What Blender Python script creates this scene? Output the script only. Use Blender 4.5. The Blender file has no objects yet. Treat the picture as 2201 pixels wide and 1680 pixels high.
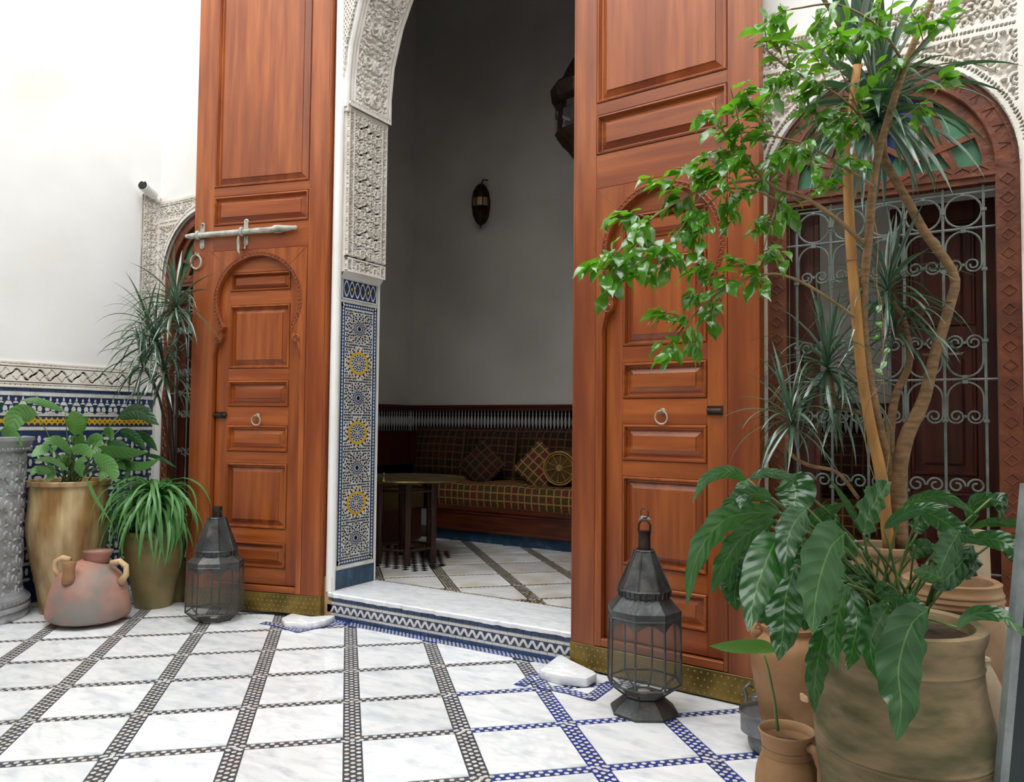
import bpy, math, random
import numpy as np
from mathutils import Matrix, Vector
PI = math.pi
random.seed(7); rng = np.random.RandomState(7)
SC = bpy.context.scene; COL = SC.collection

# ---------------------------------------------------------------- camera
FPX = 1670.7; CAM = np.array([0, 0, 1.4])
yaw, pit, rol = [math.radians(a) for a in (31.312, 2.350, .565)]
_fw = np.array([-math.sin(yaw), math.cos(yaw), 0]); _r = np.array([math.cos(yaw), math.sin(yaw), 0]); _u = np.array([0, 0, 1.])
FW = _fw*math.cos(pit)+_u*math.sin(pit); _u2 = _u*math.cos(pit)-_fw*math.sin(pit)
RT = _r*math.cos(rol)+_u2*math.sin(rol); UP = _u2*math.cos(rol)-_r*math.sin(rol)
cd = bpy.data.cameras.new('camera'); cam = bpy.data.objects.new('camera', cd); COL.objects.link(cam)
cd.sensor_width = 36; cd.lens = FPX/2201*36; cd.clip_end = 100; cd.clip_start = .05
cam.matrix_world = Matrix(((RT[0], UP[0], -FW[0], 0), (RT[1], UP[1], -FW[1], 0), (RT[2], UP[2], -FW[2], 1.4), (0, 0, 0, 1)))
SC.camera = cam
# ---------------------------------------------------------------- world, exposure
w = bpy.data.worlds.new('World'); SC.world = w; w.use_nodes = True
wn = w.node_tree.nodes; wl = w.node_tree.links
bg = wn['Background']; tc = wn.new('ShaderNodeTexCoord'); sx = wn.new('ShaderNodeSeparateXYZ'); cr = wn.new('ShaderNodeValToRGB')
wl.new(tc.outputs['Generated'], sx.inputs[0]); wl.new(sx.outputs[2], cr.inputs[0]); wl.new(cr.outputs[0], bg.inputs[0])
cr.color_ramp.elements[0].color = (.80, .86, .93, 1); cr.color_ramp.elements[1].color = (.97, .99, 1, 1)
bg.inputs[1].default_value = 3.6
SC.view_settings.view_transform = 'Standard'; SC.view_settings.look = 'None'
SC.view_settings.gamma = 1; SC.view_settings.use_curve_mapping = False
SC.view_settings.exposure = 0.72

# ---------------------------------------------------------------- places measured in the room
def ray(x, y): return FW+RT*(x-1100.5)/FPX-UP*(y-840)/FPX
def at(x, y, d): return CAM+ray(x, y)*d
def on_floor(x, y, z=0.): d = ray(x, y); return CAM+d*(z-1.4)/d[2]
def on_y(x, y, Y): d = ray(x, y); return CAM+d*Y/d[1]
def depth(p): return float((np.array(p)-CAM)@FW)
def height(P, y):      # height on the upright axis through P that is seen at row y
    z0, z1 = 0., 6.
    for _ in range(40):
        z = (z0+z1)/2; v = np.array([P[0], P[1], z])-CAM
        if 840-FPX*(v@UP)/(v@FW) > y: z0 = z
        else: z1 = z
    return z
def row_profile(P, rows):   # (row, half width in pixels) -> (radius, height)
    return [(h*depth((P[0], P[1], height(P, y)))/FPX, height(P, y)) for y, h in rows]

# ---------------------------------------------------------------- materials
def lin(c):
    return tuple(((x/255)/12.92 if x/255 <= .04045 else ((x/255+.055)/1.055)**2.4) for x in c)+(1,)
MATS = {}
def mat(name, c1, c2=None, scale=5, stretch=(1, 1, 1), rough=.5, metal=0, bump=0, bscale=None, rnd=0, coat=0, spec=.5,
        lo=.35, hi=.65, detail=5, c3=None, c3lo=.6, c3scale=2, rvar=0, distort=0, coords='Object', vein=0):
    m = bpy.data.materials.new(name); m.use_nodes = True; MATS[name] = m
    N = m.node_tree.nodes; L = m.node_tree.links; P = N['Principled BSDF']
    P.inputs['Roughness'].default_value = rough; P.inputs['Metallic'].default_value = metal
    P.inputs['Specular IOR Level'].default_value = spec; P.inputs['Coat Weight'].default_value = coat
    P.inputs['Coat Roughness'].default_value = .15
    P.inputs['Base Color'].default_value = lin(c1)
    tc = N.new('ShaderNodeTexCoord'); mp = N.new('ShaderNodeMapping'); mp.inputs['Scale'].default_value = stretch
    L.new(tc.outputs[coords], mp.inputs[0])
    out = None
    oi = N.new('ShaderNodeObjectInfo')
    if rnd:
        ad = N.new('ShaderNodeVectorMath'); ad.operation = 'ADD'
        sc = N.new('ShaderNodeMath'); sc.operation = 'MULTIPLY'; sc.inputs[1].default_value = 37
        L.new(oi.outputs['Random'], sc.inputs[0]); L.new(mp.outputs[0], ad.inputs[0]); L.new(sc.outputs[0], ad.inputs[1]); vec = ad.outputs[0]
    else: vec = mp.outputs[0]
    if c2:
        n = N.new('ShaderNodeTexNoise'); n.inputs['Scale'].default_value = scale; n.inputs['Detail'].default_value = detail
        n.inputs['Distortion'].default_value = distort
        L.new(vec, n.inputs['Vector']); r = N.new('ShaderNodeValToRGB')
        r.color_ramp.elements[0].position = lo; r.color_ramp.elements[1].position = hi
        r.color_ramp.elements[0].color = lin(c1); r.color_ramp.elements[1].color = lin(c2)
        L.new(n.outputs['Fac'], r.inputs[0]); out = r.outputs[0]
        if rvar:
            mr = N.new('ShaderNodeMapRange'); mr.inputs['To Min'].default_value = rough-rvar; mr.inputs['To Max'].default_value = rough+rvar
            L.new(n.outputs['Fac'], mr.inputs[0]); L.new(mr.outputs[0], P.inputs['Roughness'])
    if vein:
        nv = N.new('ShaderNodeTexNoise'); nv.inputs['Scale'].default_value = vein; nv.inputs['Detail'].default_value = 6; nv.inputs['Distortion'].default_value = 1.2; L.new(vec, nv.inputs['Vector'])
        rv = N.new('ShaderNodeValToRGB'); e = rv.color_ramp.elements; e[0].position = .44; e[0].color = (1, 1, 1, 1); e[1].position = .56; e[1].color = (1, 1, 1, 1); q = e.new(.49); q.color = (.62, .66, .70, 1); q = e.new(.51); q.color = (.80, .82, .84, 1)
        L.new(nv.outputs['Fac'], rv.inputs[0]); mv = N.new('ShaderNodeMix'); mv.data_type = 'RGBA'; mv.blend_type = 'MULTIPLY'; mv.inputs[0].default_value = .3; L.new(out, mv.inputs[6]); L.new(rv.outputs[0], mv.inputs[7]); out = mv.outputs[2]
    if c3:
        n3 = N.new('ShaderNodeTexNoise'); n3.inputs['Scale'].default_value = c3scale; n3.inputs['Detail'].default_value = 3
        L.new(mp.outputs[0] if tuple(stretch) != (1, 1, 1) else tc.outputs[coords], n3.inputs['Vector']); r3 = N.new('ShaderNodeValToRGB')
        r3.color_ramp.elements[0].position = c3lo-.12; r3.color_ramp.elements[1].position = c3lo+.12
        r3.color_ramp.elements[0].color = (0, 0, 0, 1); r3.color_ramp.elements[1].color = (1, 1, 1, 1)
        mx = N.new('ShaderNodeMix'); mx.data_type = 'RGBA'; L.new(n3.outputs['Fac'], r3.inputs[0]); L.new(r3.outputs[0], mx.inputs[0])
        if out: L.new(out, mx.inputs[6])
        else: mx.inputs[6].default_value = lin(c1)
        mx.inputs[7].default_value = lin(c3); out = mx.outputs[2]
    if rnd:
        hv = N.new('ShaderNodeHueSaturation'); mr = N.new('ShaderNodeMapRange'); mr.inputs['To Min'].default_value = 1-rnd; mr.inputs['To Max'].default_value = 1+rnd
        L.new(oi.outputs['Random'], mr.inputs[0]); L.new(mr.outputs[0], hv.inputs['Value'])
        if out: L.new(out, hv.inputs['Color'])
        else: hv.inputs['Color'].default_value = lin(c1)
        out = hv.outputs[0]
    if out: L.new(out, P.inputs['Base Color'])
    if bump:
        nb = N.new('ShaderNodeTexNoise'); nb.inputs['Scale'].default_value = bscale or scale*3; nb.inputs['Detail'].default_value = 4
        L.new(vec, nb.inputs['Vector']); b = N.new('ShaderNodeBump'); b.inputs['Strength'].default_value = bump; b.inputs['Distance'].default_value = .01
        L.new(nb.outputs['Fac'], b.inputs['Height']); L.new(b.outputs[0], P.inputs['Normal'])
    return m
PLASTER = mat('white_plaster', (240, 239, 236), (232, 229, 224), 1.2, bump=.25, bscale=7, rough=.8, c3=(232, 224, 214), c3lo=.7, c3scale=.9)
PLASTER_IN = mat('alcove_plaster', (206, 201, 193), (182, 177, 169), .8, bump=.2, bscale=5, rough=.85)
STUCCO = mat('carved_stucco', (236, 231, 222), (220, 211, 198), 6, rough=.85, bump=.15, bscale=60)
STUCCO_W = mat('old_stucco', (240, 234, 226), (226, 216, 204), 5, rough=.85, bump=.2, bscale=50)
CREAM = mat('painted_moulding', (240, 234, 222), (230, 208, 184), 3, rough=.5)
WOODV = mat('door_wood_upright', (163, 88, 37), (129, 61, 23), 2.2, (9, 9, .7), rough=.34, rnd=.10, coat=.15, bump=.05, bscale=9, c3=(114, 50, 19), c3lo=.60, c3scale=.45, rvar=.06)
WOODH = mat('door_wood_level', (164, 88, 37), (130, 61, 23), 2.2, (.7, 9, 9), rough=.34, rnd=.10, coat=.15, bump=.05, bscale=9, c3=(116, 50, 19), c3lo=.60, c3scale=.45, rvar=.06)
WOODC = mat('carved_wood', (120, 64, 34), (88, 42, 20), 8, rough=.5, bump=.5, bscale=30, rnd=.08)
WOODR = mat('carved_door_border', (146, 74, 32), (112, 52, 20), 8, rough=.45, rnd=.06)
WOODD = mat('dark_red_wood', (84, 30, 16), (54, 18, 10), 3, (10, 10, 1), rough=.4, rnd=.15, coat=.15)
WOODS = mat('sofa_wood', (96, 44, 22), (62, 26, 14), 3, (1, 10, 10), rough=.4, coat=.2)
WOODB = mat('table_wood', (62, 34, 24), (40, 22, 16), 3, (8, 8, 1), rough=.5)
BRASS = mat('brass_plate', (150, 124, 60), (116, 94, 44), 7, rough=.45, metal=.5, bump=.35, bscale=25, c3=(90, 78, 34), c3scale=6)
STUD = mat('brass_stud', (170, 145, 70), rough=.3, metal=.9)
TRAY = mat('tray_brass', (170, 150, 96), (130, 112, 66), 8, rough=.3, metal=.9)
IRONW = mat('painted_iron', (190, 190, 180), (146, 148, 138), 18, rough=.55, bump=.2, bscale=60, c3=(120, 96, 74), c3lo=.66, c3scale=20)
GRILLE = mat('grille_paint', (122, 130, 122), (92, 98, 90), 15, rough=.6)
IRON = mat('dark_iron', (38, 32, 28), (70, 56, 44), 15, rough=.5, metal=.6)
TIN = mat('lantern_tin', (84, 87, 88), (56, 56, 55), 9, rough=.42, metal=.5, bump=.3, bscale=40, c3=(112, 106, 98), c3lo=.64, c3scale=8)
LAMPM = mat('old_lamp_metal', (58, 38, 24), (30, 20, 14), 20, rough=.5, metal=.6, bump=.6, bscale=60)
WHITEP = mat('camera_plastic', (232, 232, 230), rough=.35)
BLACK = mat('black_lens', (12, 12, 14), rough=.15)
MARBLE = mat('marble_tile', (240, 240, 239), (214, 218, 221), 3.2, (1, 2.2, 1), rough=.16, rnd=.10, lo=.42, hi=.78, distort=1.6, detail=8, c3=(184, 190, 194), c3lo=.68, c3scale=5, rvar=.05, coords='Object', vein=2.0)
MARBLE2 = mat('alcove_marble', (246, 246, 245), (218, 212, 204), 2.2, rough=.2, rnd=.10, distort=1.2, c3=(206, 186, 150), c3lo=.66, c3scale=2)
SLAB = mat('marble_slab', (251, 251, 250), (232, 234, 236), 5, (1, 2.5, 1), rough=.22, distort=1.5, c3=(216, 206, 184), c3lo=.72, c3scale=14, vein=2.5, bump=.1, bscale=30)
GROUT = mat('mosaic_bed', (58, 62, 78), (84, 80, 76), 14, rough=.45)
GROUTB = mat('blue_mosaic', (38, 62, 150), (52, 66, 112), 9, rough=.3)
GROUTK = mat('ochre_mosaic', (70, 58, 36), (48, 40, 28), 9, rough=.4)
GROUTW = mat('white_joint', (200, 196, 186), (178, 172, 160), 9, rough=.7)
TESW = mat('white_tessera', (226, 226, 224), (200, 196, 188), 12, rough=.25)
TESG = mat('beige_tessera', (216, 210, 198), (190, 182, 168), 12, rough=.3)
TESY = mat('yellow_tessera', (214, 170, 44), (196, 150, 40), 9, rough=.25)
TESB = mat('blue_tile', (52, 74, 122), (42, 68, 96), 6, rough=.2, rnd=.25)
TESD = mat('dark_blue_tessera', (48, 60, 98), (38, 52, 82), 9, rough=.2)
TESK = mat('black_tessera', (22, 22, 26), rough=.2)
TESN = mat('green_tessera', (30, 76, 64), (26, 60, 56), 9, rough=.2)
GOLD = mat('gold_trim', (160, 122, 56), (130, 98, 44), 9, rough=.6)
TESO = mat('old_ochre_tessera', (178, 150, 84), (150, 122, 64), 9, rough=.3)
TESR = mat('ochre_tessera', (172, 128, 84), (150, 108, 70), 9, rough=.3)
PLINTH = mat('teal_glazed_tile', (38, 66, 92), (28, 52, 74), 6, rough=.18, c3=(60, 92, 116), c3scale=9, rnd=.1)
CLAY = mat('terracotta', (160, 124, 88), (134, 100, 70), 5, rough=.85, bump=.2, bscale=40, c3=(170, 150, 118), c3lo=.6, c3scale=4)
CLAYR = mat('red_terracotta', (164, 124, 86), (138, 98, 64), 5, rough=.8, bump=.2, bscale=40, c3=(186, 150, 112), c3lo=.58, c3scale=3)
CLAYG = mat('mossy_terracotta', (154, 132, 100), (126, 108, 76), 4, (1, 1, 3), rough=.85, bump=.25, bscale=30, c3=(86, 84, 50), c3lo=.52, c3scale=4.5)
CLAYJ = mat('smoked_pink_clay', (184, 136, 118), (160, 108, 92), 5, rough=.7, bump=.15, bscale=30, c3=(128, 124, 118), c3lo=.52, c3scale=3.5)
CLAYP = mat('pale_handle_clay', (214, 184, 142), (198, 160, 116), 8, rough=.8)
GLAZE = mat('ochre_glaze', (160, 124, 76), (116, 82, 42), 4, (3, 3, .8), rough=.38, c3=(196, 172, 128), c3lo=.55, c3scale=2.6, coat=.15)
CLAYM = mat('olive_jar_clay', (150, 134, 92), (124, 106, 66), 4, rough=.6, c3=(108, 102, 62), c3scale=5)
CLAYL = mat('pale_dusty_clay', (186, 166, 138), (160, 140, 112), 5, rough=.85, bump=.2, bscale=40)
PEWTER = mat('dull_metal_bowl', (138, 138, 140), (108, 108, 110), 12, rough=.5, metal=.35, bump=.2, bscale=60)
SOIL = mat('soil', (50, 38, 26), (78, 58, 38), 30, rough=.95, bump=.6, bscale=50)
CARVED = mat('carved_grey_stone', (168, 170, 170), (142, 144, 144), 9, rough=.5, rvar=.1)
CARVED2 = mat('carved_grey_ground', (112, 112, 114), (92, 92, 94), 9, rough=.6)
SILVER = mat('silver_moulding', (190, 194, 198), (150, 154, 158), 6, rough=.35, metal=.4)
SPIN = mat('spindle_paint', (176, 174, 170), (156, 152, 148), 9, rough=.6)
GLASSG = mat('green_glass', (70, 128, 92), (90, 140, 110), 6, rough=.3)
GLASSB = mat('blue_glass', (30, 66, 130), (40, 70, 120), 6, rough=.3)
STEM = mat('ochre_stem', (190, 138, 74), (164, 116, 64), 6, (3, 3, 1), rough=.6, bump=.2, bscale=30)
BARK = mat('brown_bark', (150, 116, 78), (112, 88, 60), 8, (2, 2, 8), rough=.8, bump=.4, bscale=20)
TWIG = mat('twig', (150, 122, 84), (118, 96, 60), 12, rough=.7)
PETIOLE = mat('leaf_stalk', (96, 120, 60), (70, 96, 44), 8, rough=.45)
EDGE = mat('grey_edge', (150, 156, 154), (112, 120, 118), 10, rough=.5, bump=.2, bscale=40)
DARKB = mat('dark_teal_board', (26, 40, 44), (18, 28, 32), 4, rough=.35)

def leaf_mat(name, top, top2, trans, rough=.28, veins=0, tw=.3, spec=.6):
    m = bpy.data.materials.new(name); m.use_nodes = True; N = m.node_tree.nodes; L = m.node_tree.links; P = N['Principled BSDF']
    P.inputs['Roughness'].default_value = rough; P.inputs['Specular IOR Level'].default_value = spec
    tc = N.new('ShaderNodeTexCoord'); oi = N.new('ShaderNodeObjectInfo')
    n = N.new('ShaderNodeTexNoise'); n.inputs['Scale'].default_value = 9; L.new(tc.outputs['Object'], n.inputs['Vector'])
    ad = N.new('ShaderNodeMath'); ad.operation = 'MULTIPLY_ADD'; ad.inputs[1].default_value = .5; L.new(oi.outputs['Random'], ad.inputs[0]); 
    hf = N.new('ShaderNodeMath'); hf.operation = 'MULTIPLY'; hf.inputs[1].default_value = .5; L.new(n.outputs['Fac'], hf.inputs[0]); L.new(hf.outputs[0], ad.inputs[2])
    mx = N.new('ShaderNodeMix'); mx.data_type = 'RGBA'; mx.inputs[6].default_value = lin(top); mx.inputs[7].default_value = lin(top2); L.new(ad.outputs[0], mx.inputs[0])
    col = mx.outputs[2]
    if veins:
        s = N.new('ShaderNodeSeparateXYZ'); L.new(tc.outputs['UV'], s.inputs[0])
        ab = N.new('ShaderNodeMath'); ab.operation = 'ABSOLUTE'; L.new(s.outputs[1], ab.inputs[0])
        a = N.new('ShaderNodeMath'); a.operation = 'MULTIPLY'; a.inputs[1].default_value = 62.; L.new(s.outputs[0], a.inputs[0])
        b = N.new('ShaderNodeMath'); b.operation = 'MULTIPLY_ADD'; b.inputs[1].default_value = -9.; L.new(ab.outputs[0], b.inputs[0]); L.new(a.outputs[0], b.inputs[2])
        si = N.new('ShaderNodeMath'); si.operation = 'SINE'; L.new(b.outputs[0], si.inputs[0])
        pw = N.new('ShaderNodeMapRange'); pw.inputs['From Min'].default_value = .9; pw.inputs['From Max'].default_value = 1; L.new(si.outputs[0], pw.inputs[0])
        mr = N.new('ShaderNodeMapRange'); mr.inputs['From Min'].default_value = .05; mr.inputs['From Max'].default_value = .015; mr.inputs['To Max'].default_value = .6; L.new(ab.outputs[0], mr.inputs[0])
        mm = N.new('ShaderNodeMath'); mm.operation = 'MAXIMUM'; 
        hh = N.new('ShaderNodeMath'); hh.operation = 'MULTIPLY'; hh.inputs[1].default_value = .16; L.new(pw.outputs[0], hh.inputs[0])
        L.new(hh.outputs[0], mm.inputs[0]); L.new(mr.outputs[0], mm.inputs[1])
        m2 = N.new('ShaderNodeMix'); m2.data_type = 'RGBA'; L.new(mm.outputs[0], m2.inputs[0]); L.new(col, m2.inputs[6]); m2.inputs[7].default_value = lin((120, 156, 84)); col = m2.outputs[2]
        bu = N.new('ShaderNodeBump'); bu.inputs['Strength'].default_value = .17; bu.inputs['Distance'].default_value = .006; L.new(si.outputs[0], bu.inputs['Height']); bu.invert = True; L.new(bu.outputs[0], P.inputs['Normal'])
    L.new(col, P.inputs['Base Color'])
    tr = N.new('ShaderNodeBsdfTranslucent'); tr.inputs[0].default_value = lin(trans); ms = N.new('ShaderNodeMixShader'); ms.inputs[0].default_value = tw
    L.new(P.outputs[0], ms.inputs[1]); L.new(tr.outputs[0], ms.inputs[2]); L.new(ms.outputs[0], N['Material Output'].inputs[0])
    return m
LEAFP = leaf_mat('broad_leaf', (24, 62, 34), (44, 88, 46), (90, 160, 40), .24, veins=1, tw=.22)
LEAFJ = leaf_mat('light_broad_leaf', (70, 120, 58), (104, 150, 84), (120, 180, 60), .32, veins=1, tw=.3)
LEAFF = leaf_mat('fig_leaf', (38, 92, 24), (88, 146, 40), (130, 200, 40), .17, tw=.32, spec=1.3)
LEAFD = leaf_mat('dragon_blade', (52, 84, 64), (84, 112, 90), (80, 130, 60), .22, tw=.12, spec=1.4)
LEAFG = leaf_mat('grass_blade', (60, 120, 54), (128, 178, 112), (110, 180, 60), .35, tw=.25)
def glass_mat(name, tint, k=.75):
    m = bpy.data.materials.new(name); m.use_nodes = True; N = m.node_tree.nodes; L = m.node_tree.links
    N.remove(N['Principled BSDF']); t = N.new('ShaderNodeBsdfTransparent'); t.inputs[0].default_value = lin(tint)
    p = N.new('ShaderNodeBsdfPrincipled'); p.inputs['Base Color'].default_value = lin((150, 150, 146)); p.inputs['Roughness'].default_value = .12
    ms = N.new('ShaderNodeMixShader'); ms.inputs[0].default_value = 1-k; L.new(t.outputs[0], ms.inputs[1]); L.new(p.outputs[0], ms.inputs[2])
    L.new(ms.outputs[0], N['Material Output'].inputs[0]); return m
PANE = glass_mat('dusty_lantern_glass', (236, 238, 236), .84)
def kilim(name, ca, cb, line, sx, sy):
    m = bpy.data.materials.new(name); m.use_nodes = True; N = m.node_tree.nodes; L = m.node_tree.links; P = N['Principled BSDF']; P.inputs['Roughness'].default_value = .95; P.inputs['Specular IOR Level'].default_value = .1
    tc = N.new('ShaderNodeTexCoord'); mp = N.new('ShaderNodeMapping'); mp.inputs['Scale'].default_value = (sx, sy, 1); L.new(tc.outputs['UV'], mp.inputs[0])
    b = N.new('ShaderNodeTexBrick'); b.offset = 0; b.inputs['Color1'].default_value = lin(ca); b.inputs['Color2'].default_value = lin(cb); b.inputs['Mortar'].default_value = lin(line)
    b.inputs['Scale'].default_value = 1; b.inputs['Brick Width'].default_value = .1; b.inputs['Row Height'].default_value = .1; b.inputs['Mortar Size'].default_value = .009
    v = N.new('ShaderNodeTexVoronoi'); v.inputs['Scale'].default_value = 40; L.new(mp.outputs[0], v.inputs['Vector']); L.new(mp.outputs[0], b.inputs['Vector'])
    r = N.new('ShaderNodeValToRGB'); r.color_ramp.elements[0].position = .1; r.color_ramp.elements[1].position = .35; r.color_ramp.elements[0].color = lin((150, 110, 60)); r.color_ramp.elements[1].color = (1, 1, 1, 1); L.new(v.outputs['Distance'], r.inputs[0])
    mx = N.new('ShaderNodeMix'); mx.data_type = 'RGBA'; mx.blend_type = 'MULTIPLY'; mx.inputs[0].default_value = .7; L.new(b.outputs[0], mx.inputs[6]); L.new(r.outputs[0], mx.inputs[7]); L.new(mx.outputs[2], P.inputs['Base Color'])
    return m
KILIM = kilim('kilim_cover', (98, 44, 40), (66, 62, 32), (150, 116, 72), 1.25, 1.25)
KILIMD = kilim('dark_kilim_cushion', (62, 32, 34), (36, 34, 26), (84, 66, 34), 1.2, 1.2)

# ---------------------------------------------------------------- mesh helper
class MB:
    def __init__(s): s.v = []; s.f = []; s.m = []; s.uv = {}
    def add(s, vs, fs, m=0, uvs=None):
        o = len(s.v); s.v += [tuple(map(float, p)) for p in vs]
        for i, f in enumerate(fs):
            if uvs is not None: s.uv[len(s.f)] = uvs[i]
            s.f.append(tuple(o+j for j in f)); s.m.append(m)
        return s
    def box(s, c, d, m=0, R=None):
        x, y, z = [k/2 for k in d]; P = [(-x, -y, -z), (x, -y, -z), (x, y, -z), (-x, y, -z), (-x, -y, z), (x, -y, z), (x, y, z), (-x, y, z)]
        if R is not None: P = [tuple(R@Vector(p)) for p in P]
        return s.add([(p[0]+c[0], p[1]+c[1], p[2]+c[2]) for p in P], [(0, 3, 2, 1), (4, 5, 6, 7), (0, 1, 5, 4), (1, 2, 6, 5), (2, 3, 7, 6), (3, 0, 4, 7)], m)
    def b2(s, a, b, m=0): return s.box([(a[i]+b[i])/2 for i in range(3)], [abs(b[i]-a[i]) for i in range(3)], m)
    def bev(s, a, b, e, axis, m=0):   # box whose face at b[axis] has bevelled edges
        lo = list(a); hi = list(b); o = [i for i in range(3) if i != axis]
        def P(k, ins, q):
            p = [0, 0, 0]; c = [(lo[o[0]]+ins, lo[o[1]]+ins), (hi[o[0]]-ins, lo[o[1]]+ins), (hi[o[0]]-ins, hi[o[1]]-ins), (lo[o[0]]+ins, hi[o[1]]-ins)][k]
            p[o[0]], p[o[1]], p[axis] = c[0], c[1], q; return p
        sg = 1 if b[axis] > a[axis] else -1
        V = [P(k, 0, a[axis]) for k in range(4)]+[P(k, 0, b[axis]-sg*e) for k in range(4)]+[P(k, e, b[axis]) for k in range(4)]
        F = [(3, 2, 1, 0), (8, 9, 10, 11)]+[(k, (k+1) % 4, 4+(k+1) % 4, 4+k) for k in range(4)]+[(4+k, 4+(k+1) % 4, 8+(k+1) % 4, 8+k) for k in range(4)]
        return s.add(V, F, m)
    def lathe(s, prof, seg=24, m=0, c=(0, 0), rot=0, cap=True):
        n = len(prof); V = []; F = []
        for r, z in prof:
            for k in range(seg):
                a = rot+2*PI*k/seg; V.append((c[0]+r*math.cos(a), c[1]+r*math.sin(a), z))
        for i in range(n-1):
            for k in range(seg):
                k2 = (k+1) % seg; F.append((i*seg+k, i*seg+k2, (i+1)*seg+k2, (i+1)*seg+k))
        if cap:
            if prof[0][0] > 1e-4: F.append(tuple(range(seg-1, -1, -1)))
            if prof[-1][0] > 1e-4: F.append(tuple((n-1)*seg+k for k in range(seg)))
        return s.add(V, F, m)
    def tube(s, pts, r, seg=6, m=0, closed=False):
        pts = [Vector(p) for p in pts]; n = len(pts); rr = r if hasattr(r, '__len__') else [r]*n; V = []; F = []
        up = Vector((0, 0, 1)); prev = None
        for i, p in enumerate(pts):
            a = pts[(i-1) % n] if (closed or i > 0) else p; b = pts[(i+1) % n] if (closed or i < n-1) else p
            t = (b-a)
            t = t.normalized() if t.length > 1e-9 else Vector((0, 0, 1))
            if prev is None:
                x = t.cross(up)
                if x.length < .1: x = t.cross(Vector((1, 0, 0)))
            else: x = prev-t*prev.dot(t)
            x.normalize(); prev = x; y = t.cross(x)
            for k in range(seg):
                an = 2*PI*k/seg; V.append(tuple(p+(x*math.cos(an)+y*math.sin(an))*rr[i]))
        e = n if closed else n-1
        for i in range(e):
            j = (i+1) % n
            for k in range(seg): k2 = (k+1) % seg; F.append((i*seg+k, i*seg+k2, j*seg+k2, j*seg+k))
        if not closed: F.append(tuple(range(seg-1, -1, -1))); F.append(tuple((n-1)*seg+k for k in range(seg)))
        return s.add(V, F, m)
    def ring(s, c, R, r, ax=(0, 1, 0), n=20, seg=6, m=0, a0=0, a1=2*PI, start=None):
        ax = Vector(ax).normalized(); x = ax.cross(Vector((0, 0, 1)))
        if x.length < .1: x = Vector((1, 0, 0))
        x.normalize(); y = ax.cross(x); cl = abs(a1-a0) > 2*PI-.01
        return s.tube([Vector(c)+(x*math.cos(a0+(a1-a0)*k/(n if cl else n-1))+y*math.sin(a0+(a1-a0)*k/(n if cl else n-1)))*R for k in range(n)], r, seg, m, cl)
    def flat(s, o, U, V_, N_, poly, h, m=0):   # small proud tessera on the plane o + u U + v V
        o = Vector(o); n = len(poly); T = [o+U*p[0]+V_*p[1]+N_*h for p in poly]; B = [o+U*p[0]+V_*p[1] for p in poly]
        return s.add(T+B, [tuple(range(n))]+[(k, n+k, n+(k+1) % n, (k+1) % n) for k in range(n)], m)
    def strip(s, L_, R_, m=0):
        n = len(L_); return s.add(list(L_)+list(R_), [(i, i+1, n+i+1, n+i) for i in range(n-1)], m)
    def build(s, name, mats, parent=None, smooth=False, origin=None, shift=None, uvdef=False):
        me = bpy.data.meshes.new(name)
        vs = s.v
        if shift is not None: vs = [(p[0]-shift[0], p[1]-shift[1], p[2]-shift[2]) for p in vs]
        me.from_pydata(vs, [], s.f)
        for m in (mats if isinstance(mats, (list, tuple)) else [mats]): me.materials.append(m)
        me.polygons.foreach_set('material_index', s.m)
        if s.uv:
            ul = me.uv_layers.new(name='UVMap'); k = 0; dat = []
            for i, f in enumerate(s.f):
                q = s.uv.get(i); dat += [c for j in range(len(f)) for c in (q[j] if q else (0, 0))]
            ul.data.foreach_set('uv', dat)
        if smooth: me.polygons.foreach_set('use_smooth', [True]*len(s.f))
        me.update(); o = bpy.data.objects.new(name, me); COL.objects.link(o)
        if parent: o.parent = parent
        return o
def empty(name, loc=(0, 0, 0), rz=0):
    o = bpy.data.objects.new(name, None); COL.objects.link(o); o.location = loc; o.rotation_euler = (0, 0, rz); o.empty_display_size = .1; return o
def tag(o, label=None, cat=None, group=None, kind=None):
    if label: o['label'] = label
    if cat: o['category'] = cat
    if group: o['group'] = group
    if kind: o['kind'] = kind
    return o
def inst(src, parent, loc, rot=(0, 0, 0), sc=(1, 1, 1), name=None):
    o = bpy.data.objects.new(name or src.name.split('.')[0], src.data if hasattr(src, 'data') else src); COL.objects.link(o)
    o.parent = parent; o.location = loc; o.rotation_euler = rot; o.scale = sc; return o
def autosmooth(o, ang=35):
    me = o.data; me.polygons.foreach_set('use_smooth', [True]*len(me.polygons))
    try: me.set_sharp_from_angle(angle=math.radians(ang))
    except Exception: pass
    return o
X_, Y_, Z_ = Vector((1, 0, 0)), Vector((0, 1, 0)), Vector((0, 0, 1))
# ================================================================ THE SETTING
YW = 4.13; YB = 4.59; XL = -6.12; XR = 1.5; HT = 9.5; ZF = .19
WL, WR = -5.475, -.405; WRAD = .555; SPR = 2.6; SILL = .60
DL, DR = -4.0, -2.03
ARC = [(-3.95, 3.70), (-3.95, 3.90), (-3.925, 4.15), (-3.84, 4.45), (-3.70, 4.75), (-3.5, 5.0), (-3.25, 5.2), (-3.015, 5.33)]
ARC = ARC+[(-6.03-x, z) for x, z in ARC[-2::-1]]
def clip(poly, a, b, c):   # keep a x + b y <= c
    out = []
    for i in range(len(poly)):
        p, q = poly[i], poly[(i+1) % len(poly)]; dp = a*p[0]+b*p[1]-c; dq = a*q[0]+b*q[1]-c
        if dp <= 0: out.append(p)
        if dp*dq < 0: t = dp/(dp-dq); out.append((p[0]+t*(q[0]-p[0]), p[1]+t*(q[1]-p[1])))
    return out
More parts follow.
